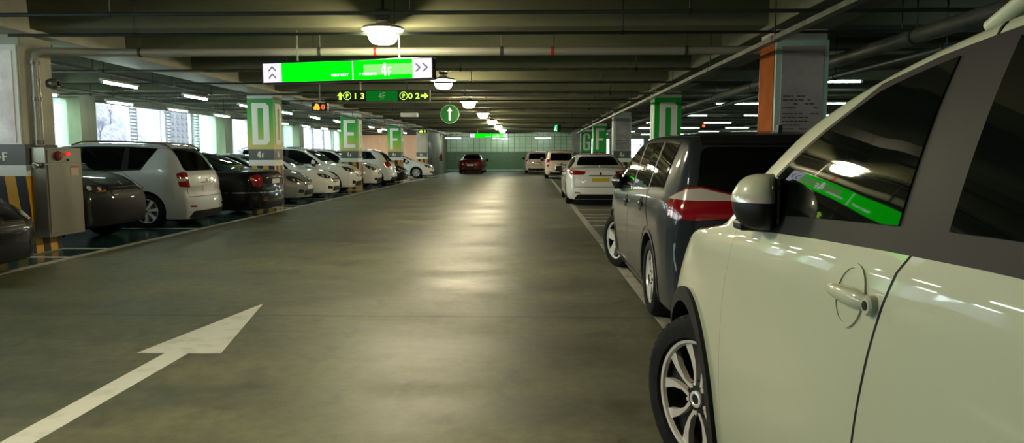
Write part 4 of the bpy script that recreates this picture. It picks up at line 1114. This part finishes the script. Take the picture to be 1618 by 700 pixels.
# ---- left row, parked crosswise
def left(name,label,y,xnose,S,paint,nose=True,wheel='five',o=None,turn=0,steer=0):
    L=S['L']; x=xnose-L/2 
    return car(name,label,'car',(x,y,0),(0 if nose else PI)+math.radians(turn),S,paint,wheel,steer,False,None,o or {})
left('sedan','black car at the left edge, only its headlight and grille in view',7.95,-5.99,dict(SEDAN,H=1.47),P_black,o=dict(fp=False))
left('sport_utility_car','dark green-grey off-roader nosing out behind the steel hydrant cabinet',11.63,-6.63,dict(SUV,H=1.76,zb=.30,tr=.37),P_green,o=dict(hl=(.47,.58),grille=(.42,.53,.36),rails=True,fp=False,dark_bumper=.44))
left('family_van','silver-white estate car with roof rails and red tail lights, backed to the aisle',14.33,-6.50,dict(MPV,L=4.55,H=1.66,W=1.82,tr=.335,
 top=[(-.5,.50),(-.49,.60),(-.478,.66),(-.45,.77),(-.415,.89),(-.385,.95),(-.34,.975),(-.22,.995),(-.08,1),(.05,.985),(.12,.94),(.2,.83),(.275,.70),(.30,.68),(.38,.65),(.45,.60),(.485,.54),(.5,.47)],
 roof=[(-.5,.80),(-.46,.72),(-.38,.68),(-.05,.72),(.1,.755),(.22,.80),(.3,.85),(.4,.81),(.5,.68)],
 plan=[(-.5,.88),(-.46,.95),(-.38,.99),(-.2,1),(.25,1),(.38,.98),(.46,.92),(.5,.80)],cr=.20,
 win=[(-.285,-.235,-.34,-.225),(-.205,-.02,-.205,-.025),(.005,.25,.0,.115)],rw=(.665,.925,.70,.60)),P_silver,False,'seven',
     dict(rails=True,rail_mat=mat('rail_bronze',(.12,.08,.06),.4,.6),tail=(.44,.66,.10,.12),antenna='rod',paint_recess=True,plate=(.42,),tailpoly=[(-.10,.80),(-.13,1.05),(.0,1.08),(.10,1.06),(.09,.92),(.11,.78)],tail_clear=[(-.11,.90),(-.115,.965),(.03,.965),(.03,.90)]))
left('sedan','black limousine with a long boot backed to the aisle, left of the letter D pillar',16.9,-6.05,dict(SEDAN,L=5.1,W=1.87,H=1.48,wb=2.85),P_black,False,'ten',dict(tail=(.50,.66,.16,.10),chrome_line=.37,tailpoly=[(-.10,.70),(-.16,.90),(.0,.97),(.12,.90),(.10,.76),(.05,.68)],plate=(.50,)))
left('hatchback','dark silver car just past the letter D pillar, nose out, low headlights',21.0,-6.55,dict(SEDAN,L=4.5,H=1.45),P_dgrey,True,'five')
left('sedan','low white car nosing out between the dark silver car and the tall white one',23.55,-6.42,dict(SEDAN,L=4.56,H=1.435,W=1.78),P_white,True,'ten',dict(amber_lamp=False,hl=(.46,.54)))
left('sport_utility_car','tall white car with dark lower trim nosing out beside the letter E pillar',26.35,-6.35,dict(SUV,L=4.6),P_white,True,'five',dict(rails=True,cladding=True,hl=(.47,.57)))
left('sport_utility_car','white car nosing out just behind the letter E pillar',30.0,-6.35,dict(SUV,L=4.6,H=1.66),P_white,True,'five',dict(hl=(.47,.57)))
left('sport_utility_car','white sloping-tailed car backed to the aisle, left of the letter F pillar',33.1,-6.30,dict(SUV,L=4.41,H=1.655,tr=.345,
 top=[(-.5,.50),(-.49,.58),(-.475,.64),(-.43,.77),(-.38,.89),(-.34,.945),(-.28,.972),(-.18,.995),(-.08,1),(.05,.985),(.12,.94),(.2,.83),(.275,.70),(.30,.68),(.38,.65),(.45,.60),(.485,.54),(.5,.47)],
 belt=[(-.5,.48),(-.44,.70),(-.3,.73),(-.1,.69),(.2,.64),(.27,.625),(.4,.59),(.47,.53),(.5,.47)],
 win=[(-.33,-.235,-.27,-.225),(-.205,-.02,-.205,-.025),(.005,.25,.0,.115)],rw=(.66,.93,.68,.56)),P_white,False,'five',dict(tail=(.52,.66,.24,.2),antenna='rod'))
left('sedan','black car tucked against the letter F pillar, nose out',35.75,-6.25,dict(SEDAN,L=4.7),P_black,True,'five')
left('sedan','last white car of the left row, before the ochre wall, spoked wheel showing',42.9+.9,-6.0,dict(SEDAN,L=4.6,H=1.44),P_white,True,'ten')
# ------------------------------------------------------------------ outside
bconc=noisy(mat('tower_render',(.7,.7,.72),.8),(.26,.26,.275),(.30,.30,.315),.05,3)
bwin=mat('tower_window',(.15,.15,.175),.5)
def tower(x,y,w,d,h,label,nx,nz):
    t=empty('apartment_tower',(x,y,-12),0,label,'building')
    build('wall',box(box(B(),-w/2,w/2,-d/2,d/2,0,h),-w*.3,w*.3,-d*.3,d*.3,h,h+2.5),bconc,t)
    me=None
    for i in range(nx):
        for j in range(nz):
            if me is None:
                bm=box(box(B(),-.12,.12,-.9,.9,-.7,.7,bev=.02),.0,.3,-1.1,1.1,-.9,-.78)
                o=build('window',bm,bwin,t); me=o.data
            else:
                o=bpy.data.objects.new('window',me); link(o,t)
            o.location=(w/2+.05,-d/2+(i+.5)*d/nx,h-2-j*3.0)
tower(-182,350,16,34,52,'pale apartment tower seen outside through the left windows, nearest the slope',7,14)
tower(-152,365,16,26,60,'broad pale apartment tower outside, seen left of the letter D pillar',7,13)
tower(-128,340,16,30,56,'distant pale apartment tower outside, seen between the letters D and E',6,12)
tower(-103,350,16,34,58,'farthest pale apartment tower outside, seen beside the letter E pillar',6,12)
hm=B()
bmesh.ops.create_grid(hm,x_segments=60,y_segments=60,size=1)
random.seed(5)
from mathutils import noise as mn
for v in hm.verts:
    X=-105+v.co.x*60; Y=150+v.co.y*80
    z=-12+29*math.exp(-((X+108)/18)**2-((Y-160)/45)**2)+1.5*mn.noise(Vector((X*.1,Y*.1,0)))+.6*mn.noise(Vector((X*.4,Y*.4,3)))
    v.co=Vector((X,Y,z))
hill=noisy(mat('winter_slope',(.3,.3,.38),.9),(.065,.065,.085),(.18,.175,.21),.8,12,.6)
struct('hill',hm,hill,60)
struct('ground_outside',box(B(),-420,-14,-80,460,-12.6,-12),noisy(mat('outer_ground',(.3,.3,.3),.9),(.05,.05,.05),(.08,.08,.08),.05,4))
treem=noisy(mat('bare_tree_twigs',(.2,.2,.25),.9),(.055,.055,.075),(.12,.118,.145),1.6,10,.5)
tb=B(); random.seed(11)
def limb(p,d,l,r,k):
    q=p+d*l; tube(tb,[p,q],[r,r*.6],4 if k<3 else 3,cap=False)
    if k>=5: return
    for _ in range(3 if k<4 else 4):
        n_=(d+Vector((random.uniform(-1,1),random.uniform(-1,1),random.uniform(-.25,.8)))*.62).normalized()
        limb(p+d*l*random.uniform(.6,1),n_,l*random.uniform(.62,.82),r*.55,k+1)
limb(Vector((0,0,0)),Vector((0,0,1)),2.6,.22,0)
crown=None
for i in range(14):
    X=-127+2.6*i+random.uniform(-1,1); Y=128+40*((i*5)%14)/14
    zg=-12+29*math.exp(-((X+108)/18)**2-((Y-160)/45)**2)
    if crown is None:
        o=build('bare_tree',tb,treem); crown=o.data
    else: o=link(bpy.data.objects.new('bare_tree',crown))
    o.location=(X,Y,zg-.3); o.rotation_euler=(0,0,i*1.3); o.scale=(.8+.05*(i%5),)*3
    tag(o,'hazy leafless tree on the slope outside the left windows','tree','leafless trees on the slope outside')
# ------------------------------------------------------------------ world, camera, view
w=bpy.data.worlds.new('World'); SC.world=w; w.use_nodes=True
bg=w.node_tree.nodes['Background']; bg.inputs[0].default_value=(.80,.95,1,1); bg.inputs[1].default_value=7.5
f_=1130.; p_=math.atan(106/f_); s_=math.atan(31*math.cos(p_)/f_)
cam=bpy.data.cameras.new('camera'); co=bpy.data.objects.new('camera',cam); COL.objects.link(co)
cam.sensor_width=36; cam.lens=36*f_/1618; cam.clip_start=.05; cam.clip_end=1000
co.location=(0,0,1.42); co.rotation_euler=(PI/2-p_,0,s_)
SC.camera=co
SC.view_settings.view_transform='Standard'; SC.view_settings.look='None'; SC.view_settings.gamma=1
SC.view_settings.exposure=0; SC.view_settings.use_curve_mapping=False
SC.cycles.use_denoising=True; SC.cycles.max_bounces=8; SC.cycles.sample_clamp_indirect=6
